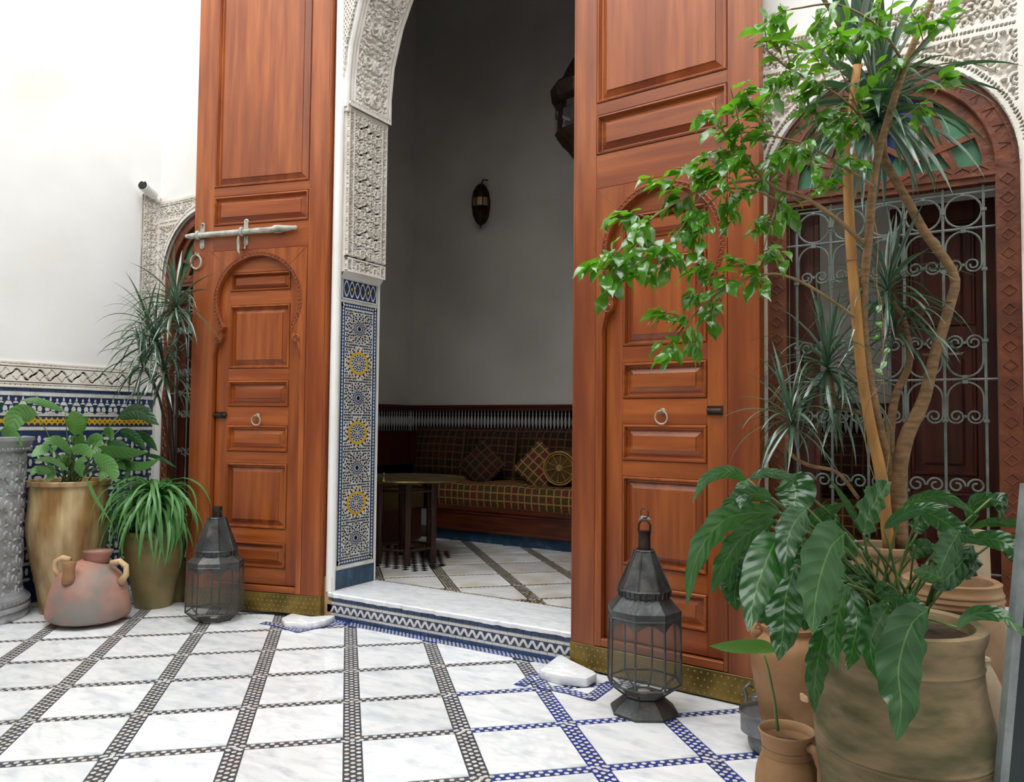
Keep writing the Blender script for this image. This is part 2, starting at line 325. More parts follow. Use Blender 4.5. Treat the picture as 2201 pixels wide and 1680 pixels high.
def slab_poly(mb, poly, z0, z1, m=0, ch=.002):
    n = len(poly); cx = sum(p[0] for p in poly)/n; cy = sum(p[1] for p in poly)/n
    def ins(p): d = math.hypot(p[0]-cx, p[1]-cy); k = 1-ch/max(d, 1e-6); return (cx+(p[0]-cx)*k, cy+(p[1]-cy)*k)
    V = [(p[0], p[1], z0) for p in poly]+[(p[0], p[1], z1-ch) for p in poly]+[(*ins(p), z1) for p in poly]
    mb.add(V, [tuple(range(2*n, 3*n))]+[(k, (k+1) % n, n+(k+1) % n, n+k) for k in range(n)]+[(n+k, n+(k+1) % n, 2*n+(k+1) % n, 2*n+k) for k in range(n)], m)

# ---- courtyard floor
fl = MB().b2((XL, -3.5, -.12), (XR, YB, -.008)).build('floor', GROUT)
tag(fl, 'courtyard floor of white marble squares framed by mosaic strips', 'floor', kind='structure')
TA = math.radians(43.28); AX = np.array([-math.sin(TA), math.cos(TA)]); BX = np.array([math.cos(TA), math.sin(TA)])
A0, DA, WA = 4.042, .483, .062       # rows: strips across
B0, DB, WB = .050, .4915, .082       # columns
def ab(a, b): p = AX*a+BX*b; return (float(p[0]), float(p[1]))
YT = 4.03
def region(poly):
    for a, b, c in ((-1, 0, -XL), (1, 0, 1.6), (0, 1, YT), (0, -1, -.6)):
        poly = clip(poly, a, b, c)
        if len(poly) < 3: return None
    return poly
def area(p): return abs(sum(p[i][0]*p[(i+1) % len(p)][1]-p[(i+1) % len(p)][0]*p[i][1] for i in range(len(p))))/2
for i in range(-9, 9):
    for j in range(-14, 9):
        a0 = A0+DA*i+WA/2; a1 = a0+DA-WA; b0 = B0+DB*j+WB/2; b1 = b0+DB-WB
        q = region([ab(a0, b0), ab(a0, b1), ab(a1, b1), ab(a1, b0)])
        if not q or area(q) < .004: continue
        c = (sum(p[0] for p in q)/len(q), sum(p[1] for p in q)/len(q))
        if depth((c[0], c[1], 0)) < .9: continue
        mb = MB(); slab_poly(mb, [(x-c[0], y-c[1]) for x, y in q], -.01, random.uniform(-.0008, .0008))
        o = mb.build('marble_tile', MARBLE, fl); o.location = (c[0], c[1], 0)
# mosaic strips: bed and small stones
ms = MB()
def hexa(mb, cx, cy, ux, uy, L_, W_, z, m):
    pts = [(-L_/2, 0), (-L_/4, W_/2), (L_/4, W_/2), (L_/2, 0), (L_/4, -W_/2), (-L_/4, -W_/2)]
    mb.add([(cx+p[0]*ux-p[1]*uy, cy+p[0]*uy+p[1]*ux, z) for p in pts], [(0, 5, 4, 3, 2, 1)], m)
def strip_stones(mb, p0, p1, wid, nrow, z, inside=lambda x, y: True, blue=lambda x, y: True, step=.031):
    dx, dy = p1[0]-p0[0], p1[1]-p0[1]; L_ = math.hypot(dx, dy); ux, uy = dx/L_, dy/L_; n = int(L_/step)
    for k in range(n+1):
        for r in range(nrow):
            s = (k+(.5 if r % 2 else 0))*step; t = (r-(nrow-1)/2)*wid/(nrow+.35)
            if s > L_: continue
            x, y = p0[0]+ux*s-uy*t, p0[1]+uy*s+ux*t
            if not inside(x, y): continue
            m = 2 if (blue(x, y) or random.random() < .68) else 3
            hexa(mb, x, y, ux, uy, step*.58, wid/(nrow+.35)*.78, z+random.uniform(0, .0006), m)
isb = lambda x, y: (x*BX[0]+y*BX[1] > .60 and x*AX[0]+y*AX[1] < 4.15)
ins = lambda x, y: (XL < x < 1.6 and -.6 < y < YT-.01 and depth((x, y, 0)) > .9)
for i in range(-9, 9):
    a = A0+DA*i
    for j in range(-28, 16):
        p = [ab(a-WA/2, B0+DB*j/2), ab(a-WA/2, B0+DB*(j+1)/2), ab(a+WA/2, B0+DB*(j+1)/2), ab(a+WA/2, B0+DB*j/2)]
        q = region(p)
        if q: slab_poly(ms, q, -.008, -.0035, 1 if isb(*ab(a, B0+DB*(j+.5)/2)) else 0, 0.0001)
    strip_stones(ms, ab(a, B0-14*DB), ab(a, B0+9*DB), WA, 2, -.0022, ins, isb, .040)
for j in range(-14, 10):
    b = B0+DB*j
    for i in range(-18, 18):
        q = region([ab(A0+DA*i/2, b-WB/2), ab(A0+DA*(i+1)/2, b-WB/2), ab(A0+DA*(i+1)/2, b+WB/2), ab(A0+DA*i/2, b+WB/2)])
        if q: slab_poly(ms, q, -.008, -.0033, 1 if isb(*ab(A0+DA*(i+.5)/2, b)) else 0, 0.0001)
    strip_stones(ms, ab(A0-9*DA, b), ab(A0+9*DA, b), WB, 3, -.0018, ins, isb, .040)
ms.add([(XL, YT, -.001), (XR, YT, -.001), (XR, YW, -.001), (XL, YW, -.001)], [(0, 1, 2, 3)], 1)
strip_stones(ms, (XL, (YT+YW)/2-.01), (XR, (YT+YW)/2-.01), .085, 4, .0004)
o = ms.build('mosaic_strips', [GROUT, GROUTB, TESW, TESG], fl); tag(o, kind='stuff')
# zig-zag mosaic around the pivot stones
st = MB()
def star(px):
    P = [on_floor(*p)[:2] for p in px]
    for k in range(len(P)-1):
        p, q = P[k], P[k+1]; d = (q-p)/np.linalg.norm(q-p); nn = np.array([-d[1], d[0]])*.036; e = d*.03
        st.add([(*(p-nn-e), .0015+.0003*k), (*(q-nn+e), .0015+.0003*k), (*(q+nn+e), .0015+.0003*k), (*(p+nn-e), .0015+.0003*k)], [(0, 1, 2, 3)], 0)
        strip_stones(st, p, q, .07, 3, .0036, step=.036)
star([(1122, 1470), (1152, 1452), (1170, 1476), (1225, 1487), (1270, 1500), (1312, 1470)])
star([(572, 1339), (603, 1344), (642, 1356), (700, 1343), (742, 1339)])
o = st.build('pivot_mosaic', [GROUTB, GROUTB, TESW, TESG], fl); tag(o, kind='stuff')

# ---- courtyard walls
def arch_cols(mb, xs, zs, y0, y1, top, m=0):
    for k in range(len(xs)-1):
        xa, xb, za, zb = xs[k], xs[k+1], zs[k], zs[k+1]
        mb.add([(xa, y0, za), (xb, y0, zb), (xb, y0, top), (xa, y0, top), (xa, y1, za), (xb, y1, zb), (xb, y1, top), (xa, y1, top)],
               [(0, 1, 2, 3), (7, 6, 5, 4), (0, 4, 5, 1)], m)
wb = MB()
def col(x0, x1, z0, z1): wb.b2((x0, YW, z0), (x1, YB, z1))
col(XL-.3, WL-WRAD, -.1, HT); col(WL-WRAD, WL+WRAD, -.1, SILL); col(WL+WRAD, DL, -.1, HT)
col(DR, WR-WRAD, -.1, HT); col(WR-WRAD, WR+WRAD, -.1, SILL); col(WR+WRAD, XR+.3, -.1, HT); col(DL, DR, -.1, ZF-.04)
for c in (WL, WR):
    an = [PI-PI*k/24 for k in range(25)]; arch_cols(wb, [c+WRAD*math.cos(a) for a in an], [SPR+WRAD*math.sin(a) for a in an], YW, YB, HT)
col(DL, ARC[0][0], ARC[0][1], HT); col(ARC[-1][0], DR, ARC[0][1], HT)
arch_cols(wb, [p[0] for p in ARC[1:-1]], [p[1] for p in ARC[1:-1]], YW, YB, HT)
wb.b2((ARC[0][0]-.0, YW, 3.9), (ARC[0][0]+.001, YB, HT))
wall_back = wb.build('wall_back', PLASTER); tag(wall_back, 'white plastered courtyard wall with a tall arched doorway and two arched windows', 'wall', kind='structure')
wall_left = MB().b2((XL-.25, -3.5, -.1), (XL, YW, HT)).build('wall_left', PLASTER); tag(wall_left, 'plain white plastered wall at the left with tiled dado', 'wall', kind='structure')
o = MB().b2((XR, -3.5, -.1), (XR+.25, YW, HT)).build('wall_right', PLASTER); tag(o, 'white plastered courtyard wall out of view at the right', 'wall', kind='structure')
o = MB().b2((XL-.25, -3.75, -.1), (XR+.25, -3.5, HT)).build('wall_front', PLASTER); tag(o, 'white plastered courtyard wall behind the viewer', 'wall', kind='structure')
o = MB().b2((XL, -3.5, 4.2), (XR, -.2, 4.4)).build('ceiling_sky_blocker', WOODD); tag(o, 'added wooden roof out of view behind the viewer, blocking sky light from that side', 'ceiling', kind='structure')  # unseen roof added so sky light falls more steeply from above
# plaster post and bead beside the left leaf, and at the right
for nm, x, r in (('plaster_post', -4.005, .034), ('plaster_post', -2.02, .034)):
    mb = MB(); mb.lathe([(r, ZF+.0), (r, 8)], 20, c=(x, YW-.012)); autosmooth(mb.build(nm, PLASTER, wall_back))
o = MB().b2((-4.05, YW-.03, -.0), (-3.975, YW+.005, ZF+.10)).build('plaster_foot', CLAYP, wall_back)

# ---- carved stucco
def spiral(cx, cy, r, turns, a0, w, n=46, sgn=1):
    return [(cx+r*(1-.86*k/n)*math.cos(a0+sgn*2*PI*turns*k/n), cy+r*(1-.86*k/n)*math.sin(a0+sgn*2*PI*turns*k/n), w*(1-.35*k/n)) for k in range(n+1)]
def drop(cx, cy, L_, a, w, n=8):
    return [(cx+L_*k/n*math.cos(a), cy+L_*k/n*math.sin(a), w*math.sin(PI*(.12+.85*k/n))**.8) for k in range(n+1)]
MOT1 = spiral(.26, .28, .19, 1.7, -2.2, .036)+spiral(.24, .73, .19, 1.7, 2.1, .036, sgn=-1)+drop(.02, .42, .17, PI/2, .05)+drop(.44, .5, .12, 2.5, .04) \
    + drop(.05, .05, .16, .9, .05)+drop(.46, .86, .16, -2.5, .04)+drop(.06, .95, .14, -.9, .045)+drop(.44, .06, .14, 2.2, .04)+drop(.0, .72, .16, 1.2, .035)+drop(.47, .3, .1, 1.57, .03)
MOT2 = spiral(.3, .5, .26, 1.5, 2.6, .04)+drop(.0, .3, .3, PI/2, .07)+drop(.08, .12, .22, .5, .055)+drop(.08, .88, .22, -.5, .055)+drop(.46, .12, .16, 2.4, .05)+drop(.46, .88, .16, -2.4, .05)+drop(.12, .5, .12, .3, .04)
def fill(M, pu, pv, gap=.075, w=.026, seed=3):
    r_ = np.random.RandomState(seed); M = list(M)
    for _ in range(1500):
        x, y = r_.uniform(0, .5), r_.uniform(0, 1); a = r_.uniform(0, PI); A = np.array(M); dv = np.abs(A[:, 1]-y); dv = np.minimum(dv, 1-dv)*pv/pu
        if (np.hypot(A[:, 0]-x, dv)-A[:, 2]).min() > gap: M += [(x+math.cos(a)*t, y+math.sin(a)*t*pu/pv, w) for t in (-.035, -.015, .005, .025)]
    return M
def motif(U, V, M, pu, pv):
    u = np.abs(((U/pu+.5) % 1)-.5); v = (V/pv) % 1; h = np.zeros(U.shape)
    for cx, cy, ww in M:
        dv = np.abs(v-cy); dv = np.minimum(dv, 1-dv)*pv/pu; d = np.sqrt((u-cx)**2+dv**2)
        t = np.clip((ww-d)/.008+.5, 0, 1); t = t*(1-.35*np.clip(1-d/(ww*.35), 0, 1)); h = np.maximum(h, t)
    return h
MOT1 = fill(MOT1, .2, .22, .068); MOT2 = fill(MOT2, .2, .17, .062)
def dots(U, V, v0, per, r=.28):
    a = ((U/per) % 1)-.5; b = (V-v0)/per; return (np.abs(a) < r) & (np.abs(b) < r*1.3)
def bar(V, v0, v1): return (V > v0) & (V < v1)
def relief(name, parent, nu, nv, pos, hfun, dep, mt, mask=None):
    iu, iv = np.meshgrid(np.arange(nu+1), np.arange(nv+1), indexing='ij'); u = iu/nu; v = iv/nv
    P, N_, U, V = pos(u, v); h = hfun(U, V); Q = P+N_*(h*dep)[..., None]
    idx = (iu*(nv+1)+iv); f = np.stack([idx[:-1, :-1], idx[1:, :-1], idx[1:, 1:], idx[:-1, 1:]], -1).reshape(-1, 4)
    if mask is not None:
        mk = mask(U, V); mk = (mk[:-1, :-1] & mk[1:, 1:] & mk[1:, :-1] & mk[:-1, 1:]).reshape(-1); f = f[mk]
    me = bpy.data.meshes.new(name); me.from_pydata(Q.reshape(-1, 3).tolist(), [], f.tolist()); me.materials.append(mt); me.update()
    o = bpy.data.objects.new(name, me); COL.objects.link(o); o.parent = parent; return o
def plane_pos(o, U_, V_, N_, W, H):
    o, U_, V_, N_ = [np.array(q, float) for q in (o, U_, V_, N_)]
    return lambda u, v: (o+u[..., None]*W*U_+v[..., None]*H*V_, np.broadcast_to(N_, u.shape+(3,)), u*W, v*H)
# jamb panel (faces right), with plain borders
def h_jamb(U, V):
    h = motif(U-.21, V, MOT1, .19, .20); h = np.where((U < .055) | (U > .365), np.maximum(motif(U, V, MOT2, .05, .07), 0), h)
    for a, b in ((0, .012), (.05, .062), (.358, .37), (.408, .42)): h = np.where((U >= a) & (U <= b), 1., h)
    h = np.where((V < .015) | (V > 1.195), 1, h); h = np.where((V > .09) & (V < .105), 1, h); h = np.where((V > .105) & (V < .118), 0, h); return h
relief('stucco_panel', wall_back, 100, 270, plane_pos((DL+.03, 4.155, 2.49), (0, 1, 0), (0, 0, 1), (1, 0, 0), .42, 1.21), h_jamb, .034, STUCCO_W)
mb = MB(); mb.b2((DL-.01, 4.15, 2.49), (DL+.030, YB-.012, 3.70)); mb.add([(DL, 4.15, 2.44), (DL, YB-.012, 2.44), (DL+.04, YB-.012, 2.49), (DL+.04, 4.15, 2.49)], [(0, 1, 2, 3)])
mb.add([(DL+.04, 4.15, 2.49), (DL+.04, YB-.012, 2.49), (DL+.044, YB-.012, 2.50), (DL+.044, 4.15, 2.50)], [(0, 1, 2, 3)]); mb.b2((DL-.0, 4.14, 3.67), (DL+.055, YB, 3.72)); mb.build('stucco_bed', STUCCO, wall_back)
mb = MB(); mb.b2((DR-.03, 4.15, 2.49), (DR+.01, YB-.012, 3.70)); mb.b2((DR-.05, 4.14, 3.67), (DR, YB, 3.72)); mb.build('stucco_bed', STUCCO, wall_back)
# soffit of the arch
def arc_len():
    P = np.array(ARC[:8]); s = [0]
    for k in range(1, len(P)): s.append(s[-1]+np.linalg.norm(P[k]-P[k-1]))
    return P, np.array(s)
AP, AS = arc_len()
def arc_pos(u, v):
    s = v*AS[-1]; x = np.interp(s, AS, AP[:, 0]); z = np.interp(s, AS, AP[:, 1]); x2 = np.interp(np.minimum(s+.02, AS[-1]), AS, AP[:, 0]); z2 = np.interp(np.minimum(s+.02, AS[-1]), AS, AP[:, 1])
    x0 = np.interp(np.maximum(s-.02, 0), AS, AP[:, 0]); z0 = np.interp(np.maximum(s-.02, 0), AS, AP[:, 1]); tx, tz = x2-x0, z2-z0; L_ = np.hypot(tx, tz)+1e-9
    N_ = np.stack([tz/L_, 0*tx, -tx/L_], -1); P = np.stack([x, 4.14+u*.45, z], -1); return P+N_*.004, N_, u*.45, s
def h_arch(U, V):
    h = motif(U-.225, V, MOT2, .19, .26); h = np.maximum(h, .9*motif(U-.12, V+.1, MOT1, .19, .2)*(np.abs(U-.225) > .09))
    for a, b in ((0, .022), (.04, .052), (.398, .41), (.428, .45)): h = np.where((U >= a) & (U <= b), 1., h)
    h = np.where((U > .022) & (U < .04) | (U > .41) & (U < .428), .3, h); h = np.where(V < .05, 1, h); h = np.where(dots(U, V, .03, .016), .2, h); return h
relief('stucco_soffit', wall_back, 100, 300, arc_pos, h_arch, .032, STUCCO_W)
# lattice on the face of the arch
relief('stucco_lattice', wall_back, 90, 250, plane_pos((-3.965, YW-.004, 3.68), (1, 0, 0), (0, 0, 1), (0, -1, 0), .45, 1.3),
       lambda U, V: 1.-((np.abs(((U/.028+V/.044) % 1)-.5) < .27) & (np.abs(((U/.028-V/.044) % 1)-.5) < .27))*1., .022, STUCCO,
       lambda U, V: U-3.965 < np.interp(V+3.68, AP[:, 1], AP[:, 0])-.012)
# left wall: frieze over the dado and upright band by the corner
def wave(U, per, ph): t = (U/per+ph) % 1; return .5+.36*(np.abs(t-.5)*4-1)+.06*np.sin(4*PI*t)
def h_frieze(U, V, Hh=.175):
    h = np.ones(U.shape); v = (V-.03)/(Hh-.06)
    for ph in (0, .06, .5):
        wv = wave(U, .165, ph); h = np.where(np.abs(v-wv) < (.045 if ph != .5 else .03), .0, h)
    for du, dv, r in ((0, .12, .05), (.5, .88, .05), (.25, .5, .05), (.0, .86, .035), (.5, .16, .035), (.12, .68, .03), (.38, .32, .03), (.62, .32, .03), (.88, .68, .03)):
        a = ((U/.165-du+.5) % 1-.5)*1.6; h = np.where((a**2+(v-dv)**2) < r**2, 0, h)
    h = np.where((v < 0) | (v > 1), 1, h); h = np.where((np.abs(v) < .03) | (np.abs(v-1) < .03), 0, h)
    h = np.where(dots(U, V, .012, .0125) | dots(U, V, Hh-.010, .0125), .0, h); return h
relief('stucco_frieze', wall_left, 480, 44, plane_pos((XL+.004, 1.35, 1.637), (0, 1, 0), (0, 0, 1), (1, 0, 0), 2.60, .175), h_frieze, .010, STUCCO)
MB().b2((XL, 1.35, 1.63), (XL+.004, 3.95, 1.815)).b2((XL, 1.35, 1.812), (XL+.012, 3.95, 1.82)).b2((XL, 1.35, 1.628), (XL+.016, YW, 1.638)).build('stucco_ledge', STUCCO, wall_left)
def h_band(U, V):
    h = motif(V, U-.095, MOT2, .15, .12); h = np.maximum(h, motif(V+.07, U, MOT1, .15, .14)*.9)
    for a in (.005, .022, .165, .182): h = np.where(np.abs(U-a) < .006, 1, h)
    h = np.where(dots(V, U, .0135, .0135) | dots(V, U, .1735, .0135), 0, np.where((U < .022) | (U > .165), 1, h)); h = np.where((V > 1.61), 1, h); return h
relief('stucco_band', wall_left, 40, 330, plane_pos((XL+.004, 3.945, 1.82), (0, 1, 0), (0, 0, 1), (1, 0, 0), .187, 1.50), h_band, .016, STUCCO)
# window surrounds
def surround(cx, x0, x1, ztop, name):
    def h(U, V):
        x = U+x0; z = V+2.2; r = np.hypot(x-cx, np.maximum(z-SPR, 0)); up = z > ztop-.165
        a = motif(x-cx, z-ztop, MOT2, .16, .14); b = motif(x-cx, z-.05, MOT1, .20, .22)
        q = np.where(up, np.maximum(a, .8*motif(x-cx+.08, z-ztop+.07, MOT2, .16, .14)), b)
        zz = z-(ztop-.165)
        q = np.where((zz > -.045) & (zz < .01), 1, q); q = np.where(dots(U, zz, -.018, .016), 0, q); q = np.where(z > ztop-.03, 1, q); q = np.where(dots(U, z, ztop-.022, .016), 0, q)
        q = np.where((x < x0+.03) | (x > x1-.03), 1, q)
        q = np.where(r < WRAD+.052, 1, q); an = np.arctan2(z-SPR, x-cx)*(WRAD+.03); q = np.where((np.abs(r-WRAD-.03) < .007) & (((an/.018) % 1) < .55), 0, q)
        return q
    W, H = x1-x0, ztop-2.2
    return relief(name, wall_back, int(W/.0058), int(H/.0058), plane_pos((x0, YW-.003, 2.2), (1, 0, 0), (0, 0, 1), (0, -1, 0), W, H), h, .026, STUCCO,
                  lambda U, V: (np.hypot(U+x0-cx, np.maximum(V+2.2-SPR, 0)) > WRAD-.004) & ((V+2.2 > SPR) | (np.abs(U+x0-cx) > WRAD)))
surround(WL, XL+.002, -4.80, 3.27, 'stucco_surround')
surround(WR, -1.04, .178, 3.41, 'stucco_surround')
mb = MB()
for c, zt in ((WL, 3.27), (WR, 3.41)):
    a, b = (XL+.002, -4.80) if c == WL else (-1.04, .178)
    mb.b2((a, YW-.022, zt), (b, YW, zt+.012)); mb.b2((c-WRAD-.022, YW-.02, 1.66), (c-WRAD, YW, SPR)); mb.b2((c+WRAD, YW-.02, 1.66), (c+WRAD+.022, YW, SPR))
mb.build('plaster_bead', CREAM, wall_back)

# ---- zellige dado on the left wall, faces right
O = (XL+.004, 0, 0); U_, V__, N__ = Y_, Z_, X_
MB().b2((XL, 1.2, 0), (XL+.004, YW, 1.632)).build('dado_bed', GROUTW, wall_left)
zl = MB(); Y0, Y1 = 1.9, YW-.004
def fl_(mb, O, U, V, N, u0, u1, v0, v1, h, m, g=.0008): mb.flat(O, U, V, N, [(u0+g, v0+g), (u1-g, v0+g), (u1-g, v1-g), (u0+g, v1-g)], h, m)
for k in range(int((Y1-Y0)/.1)+1):      # bands
    a = Y0+k*.1; b = min(a+.1, Y1); fl_(zl, O, U_, V__, N__, a, b, 1.568, 1.598, .003, 0); fl_(zl, O, U_, V__, N__, a, b, 1.310, 1.334, .003, 0); fl_(zl, O, U_, V__, N__, a, b, 1.418, 1.436, .003, 0)
fl_(zl, O, U_, V__, N__, Y0, Y1, 1.437, 1.566, .0015, 1); fl_(zl, O, U_, V__, N__, Y0, Y1, 1.336, 1.417, .0015, 1); fl_(zl, O, U_, V__, N__, Y0, Y1, .02, 1.308, .0015, 1)
k = 0; y = Y0+.05
def ell(cx, cy, a, b, n=8, r=0): return [(cx+a*math.cos(r+2*PI*i/n), cy+b*math.sin(r+2*PI*i/n)) for i in range(n)]
while y < Y1-.03:
    z = 1.437
    if k % 2 == 0:
        for P in ([(y-.044, z), (y+.044, z), (y+.026, z+.018), (y-.026, z+.018)], ell(y-.022, z+.033, .018, .026, 6), ell(y+.022, z+.033, .018, .026, 6), [(y-.03, z+.064), (y+.03, z+.064), (y+.014, z+.09), (y-.014, z+.09)], ell(y, z+.106, .009, .013, 6), ell(y, z+.12, .005, .010, 4, PI/2)): zl.flat(O, U_, V__, N__, P, .004, 0)
        zl.flat(O, U_, V__, N__, ell(y, z+.03, .007, .012, 4, PI/2), .005, 1)
    else:
        zl.flat(O, U_, V__, N__, [(y+.019*math.cos(PI*i/5), z+.075+.014*math.sin(PI*i/5)) for i in range(6)], .004, 0); zl.flat(O, U_, V__, N__, ell(y, z+.104, .008, .014, 6), .004, 0); zl.flat(O, U_, V__, N__, ell(y, z+.045, .013, .024, 5, PI/2), .004, 3)
    y += .05; k += 1
y = Y0
while y < Y1-.03:                        # yellow zig-zag
    zl.flat(O, U_, V__, N__, ell(y+.021, 1.378, .023, .032, 4), .004, 2); zl.flat(O, U_, V__, N__, ell(y+.0, 1.378, .012, .017, 4), .005, 2); zl.flat(O, U_, V__, N__, ell(y+.021, 1.378, .0055, .008, 4), .0055, 4); y += .042
def weave(mb, O, U, V, N, u0, u1, v0, v1, p=.058):
    nu = int((u1-u0)/p); nv = int((v1-v0)/p)
    for i in range(nu+1):
        for j in range(nv+1):
            cu, cv = u0+i*p, v0+j*p
            if cu > u1-.02 or cv > v1-.02 or cu < u0+.02 or cv < v0+.02: continue
            if (i+j) % 2 == 0: mb.flat(O, U, V, N, ell(cu, cv, .030, .013, 6), .003, 0)
            else: mb.flat(O, U, V, N, ell(cu, cv, .013, .030, 6, PI/2 if False else PI/6*0), .003, 0)
            if (i*7+j*3) % 5 == 0: mb.flat(O, U, V, N, ell(cu+p/2, cv+p/2, .009, .009, 4), .003, 3)
weave(zl, O, U_, V__, N__, Y0, Y1, .14, 1.30)
o = zl.build('zellige_mosaic', [TESW, TESD, TESY, TESN, TESK], wall_left); tag(o, kind='stuff')
tm = MB().bev((-.0, -.0445, -.0105), (.006, .0445, .0105), .001, 0).build('blue_tile', TESB, wall_left); tm.location = (XL+.004, 1.95, 1.612)
for k in range(1, 24):
    if 1.95+k*.0915 < YW-.04: inst(tm, wall_left, (XL+.004, 1.95+k*.0915, 1.612))
MB().b2((XL, YW-.02, .2), (XL+.014, YW-.003, 1.60)).build('corner_bead', STUCCO, wall_left)
# dado under the right window, faces the courtyard
OB = (0, YW-.004, 0); zb = MB(); zb.b2((-1.9, YW-.004, .02), (.9, YW, .60), 1)
weave(zb, OB, X_, Z_, -Y_, -1.2, .6, .1, .58, .07); o = zb.build('zellige_mosaic', [TESW, TESD, TESY, TESN, TESK], wall_back); tag(o, kind='stuff')

# ---- rosette panel on the door jamb, faces right
OJ = (DL+.004, 0, 0); MB().b2((DL-.005, 4.15, .20), (DL+.004, 4.565, 2.49)).build('jamb_bed', GROUTW, wall_back)
zj = MB(); c0, c1 = 4.165, 4.552; W_, D_, Yl, K_, G_, R_, B_ = 0, 1, 2, 3, 4, 5, 6
def F(poly, m, h=.0025): zj.flat(OJ, Y_, Z_, X_, poly, h, m)
def R4(u0, u1, v0, v1, m, h=.0015): F([(u0, v0), (u1, v0), (u1, v1), (u0, v1)], m, h)
for a, b in ((c0, c0+.04), (c1-.04, c1)):
    R4(a, b, .36, 2.27, B_)
for v0 in (.36, 2.235): R4(c0, c1, v0, v0+.035, B_)
z = .372
while z < 2.26:
    for u in (c0+.02, c1-.02): F(ell(u, z, .0085, .011, 4), W_, .003)
    z += .0245
u = c0+.03
while u < c1-.02:
    for v in (.378, 2.252): F(ell(u, v, .011, .0085, 4), W_, .003)
    u += .026
R4(c0, c1, .33, .352, W_, .004)
R4(c0, c1, 2.295, 2.455, D_); R4(c0, c1, 2.462, 2.48, B_, .003)
for k in range(40):     # interlaced white band
    for ph in (0, .5):
        t0, t1 = k/40, (k+1)/40; zz = lambda t: 2.375+.055*math.sin(2*PI*(t*3+ph)); uu = lambda t: c0+.02+(c1-c0-.04)*t
        F([(uu(t0), zz(t0)-.007), (uu(t1), zz(t1)-.007), (uu(t1), zz(t1)+.007), (uu(t0), zz(t0)+.007)], W_, .003+.0004*(ph > 0))
for v in (2.30, 2.445): R4(c0+.008, c1-.008, v-.005, v+.005, W_, .0035)
for u in (c0+.008, c1-.008): R4(u-.005, u+.005, 2.30, 2.445, W_, .0035)
for k in range(7): F(ell(c0+.06+k*.045, 2.375, .008, .012, 6), Yl if k % 2 else G_, .004)
cu = (c0+c1)/2; ex = 1.2; cz = [2.09-.2585*k for k in range(7)]
def ring(c, r, n, a, b, m, off=0, pal=None):
    for k in range(n):
        t = 2*PI*(k+off)/n; x, y = c[0]+ex*r*math.cos(t), c[1]+r*math.sin(t)
        if not (c0+.044+a*.5 < x < c1-.044-a*.5) or not (.40 < y < 2.23): continue
        ca, sa = math.cos(t), math.sin(t); P = [(a*1.2, 0), (0, b*1.3), (-a*1.2, 0), (0, -b*1.3)]
        F([(x+ex*(p*ca-q*sa), y+p*sa+q*ca) for p, q in P], pal[k % len(pal)] if pal else m, .002+.0003*(k % 2))
R4(c0+.042, c1-.042, .397, 2.233, W_, .0008)
for k, z in enumerate(cz):
    c = (cu, z)
    if k % 2 == 0:
        F(ell(cu, z, .0165, .0165, 12), K_, .003)
        ring(c, .030, 16, .010, .004, B_, .5); ring(c, .046, 16, .007, .0065, D_); ring(c, .060, 16, .009, .006, B_, .5, [B_, R_]); ring(c, .075, 16, .008, .009, K_, 0, [K_, G_]); ring(c, .091, 24, .008, .008, R_, .5, [R_, D_, G_]); ring(c, .107, 24, .007, .008, K_, 0, [K_, B_])
    else:
        ring(c, .014, 8, .006, .004, R_); ring(c, .028, 8, .008, .007, B_, .5); ring(c, .044, 16, .007, .006, G_, 0, [G_, B_]); ring(c, .059, 16, .006, .007, D_, .5, [D_, K_])
        n = 32
        for q in range(n):
            t0, t1 = 2*PI*q/n, 2*PI*(q+1)/n; r0, r1 = .067, .083+(.005 if q % 2 else 0)
            F([(cu+ex*r0*math.cos(t0), z+r0*math.sin(t0)), (cu+ex*r1*math.cos(t0), z+r1*math.sin(t0)), (cu+ex*r1*math.cos(t1), z+r1*math.sin(t1)), (cu+ex*r0*math.cos(t1), z+r0*math.sin(t1))], Yl, .003)
        ring(c, .093, 16, .008, .008, K_, .25); ring(c, .108, 24, .007, .007, G_, 0, [G_, R_])
for i in range(18):
    for j in range(96):
        u, v = c0+.052+i*.0185+(.009 if j % 2 else 0), .41+j*.0192
        if u > c1-.05 or v > 2.225: continue
        if min(math.hypot((u-cu)/ex, v-z) for z in cz) < .118: continue
        F(ell(u, v, .0098, .0098, 4), [G_, K_, R_, B_, G_, D_][(i*5+j*3) % 6], .002)
o = zj.build('rosette_mosaic', [TESW, TESD, TESY, TESK, TESN, TESR, TESB], wall_back); tag(o, kind='stuff')
for k, (a, b) in enumerate(((c0-.01, 4.31), (4.312, 4.44), (4.442, 4.565))):
    MB().bev((DL, a, ZF), (DL+.008, b, .325), .002, 0).build('plinth_tile', PLINTH, wall_back)

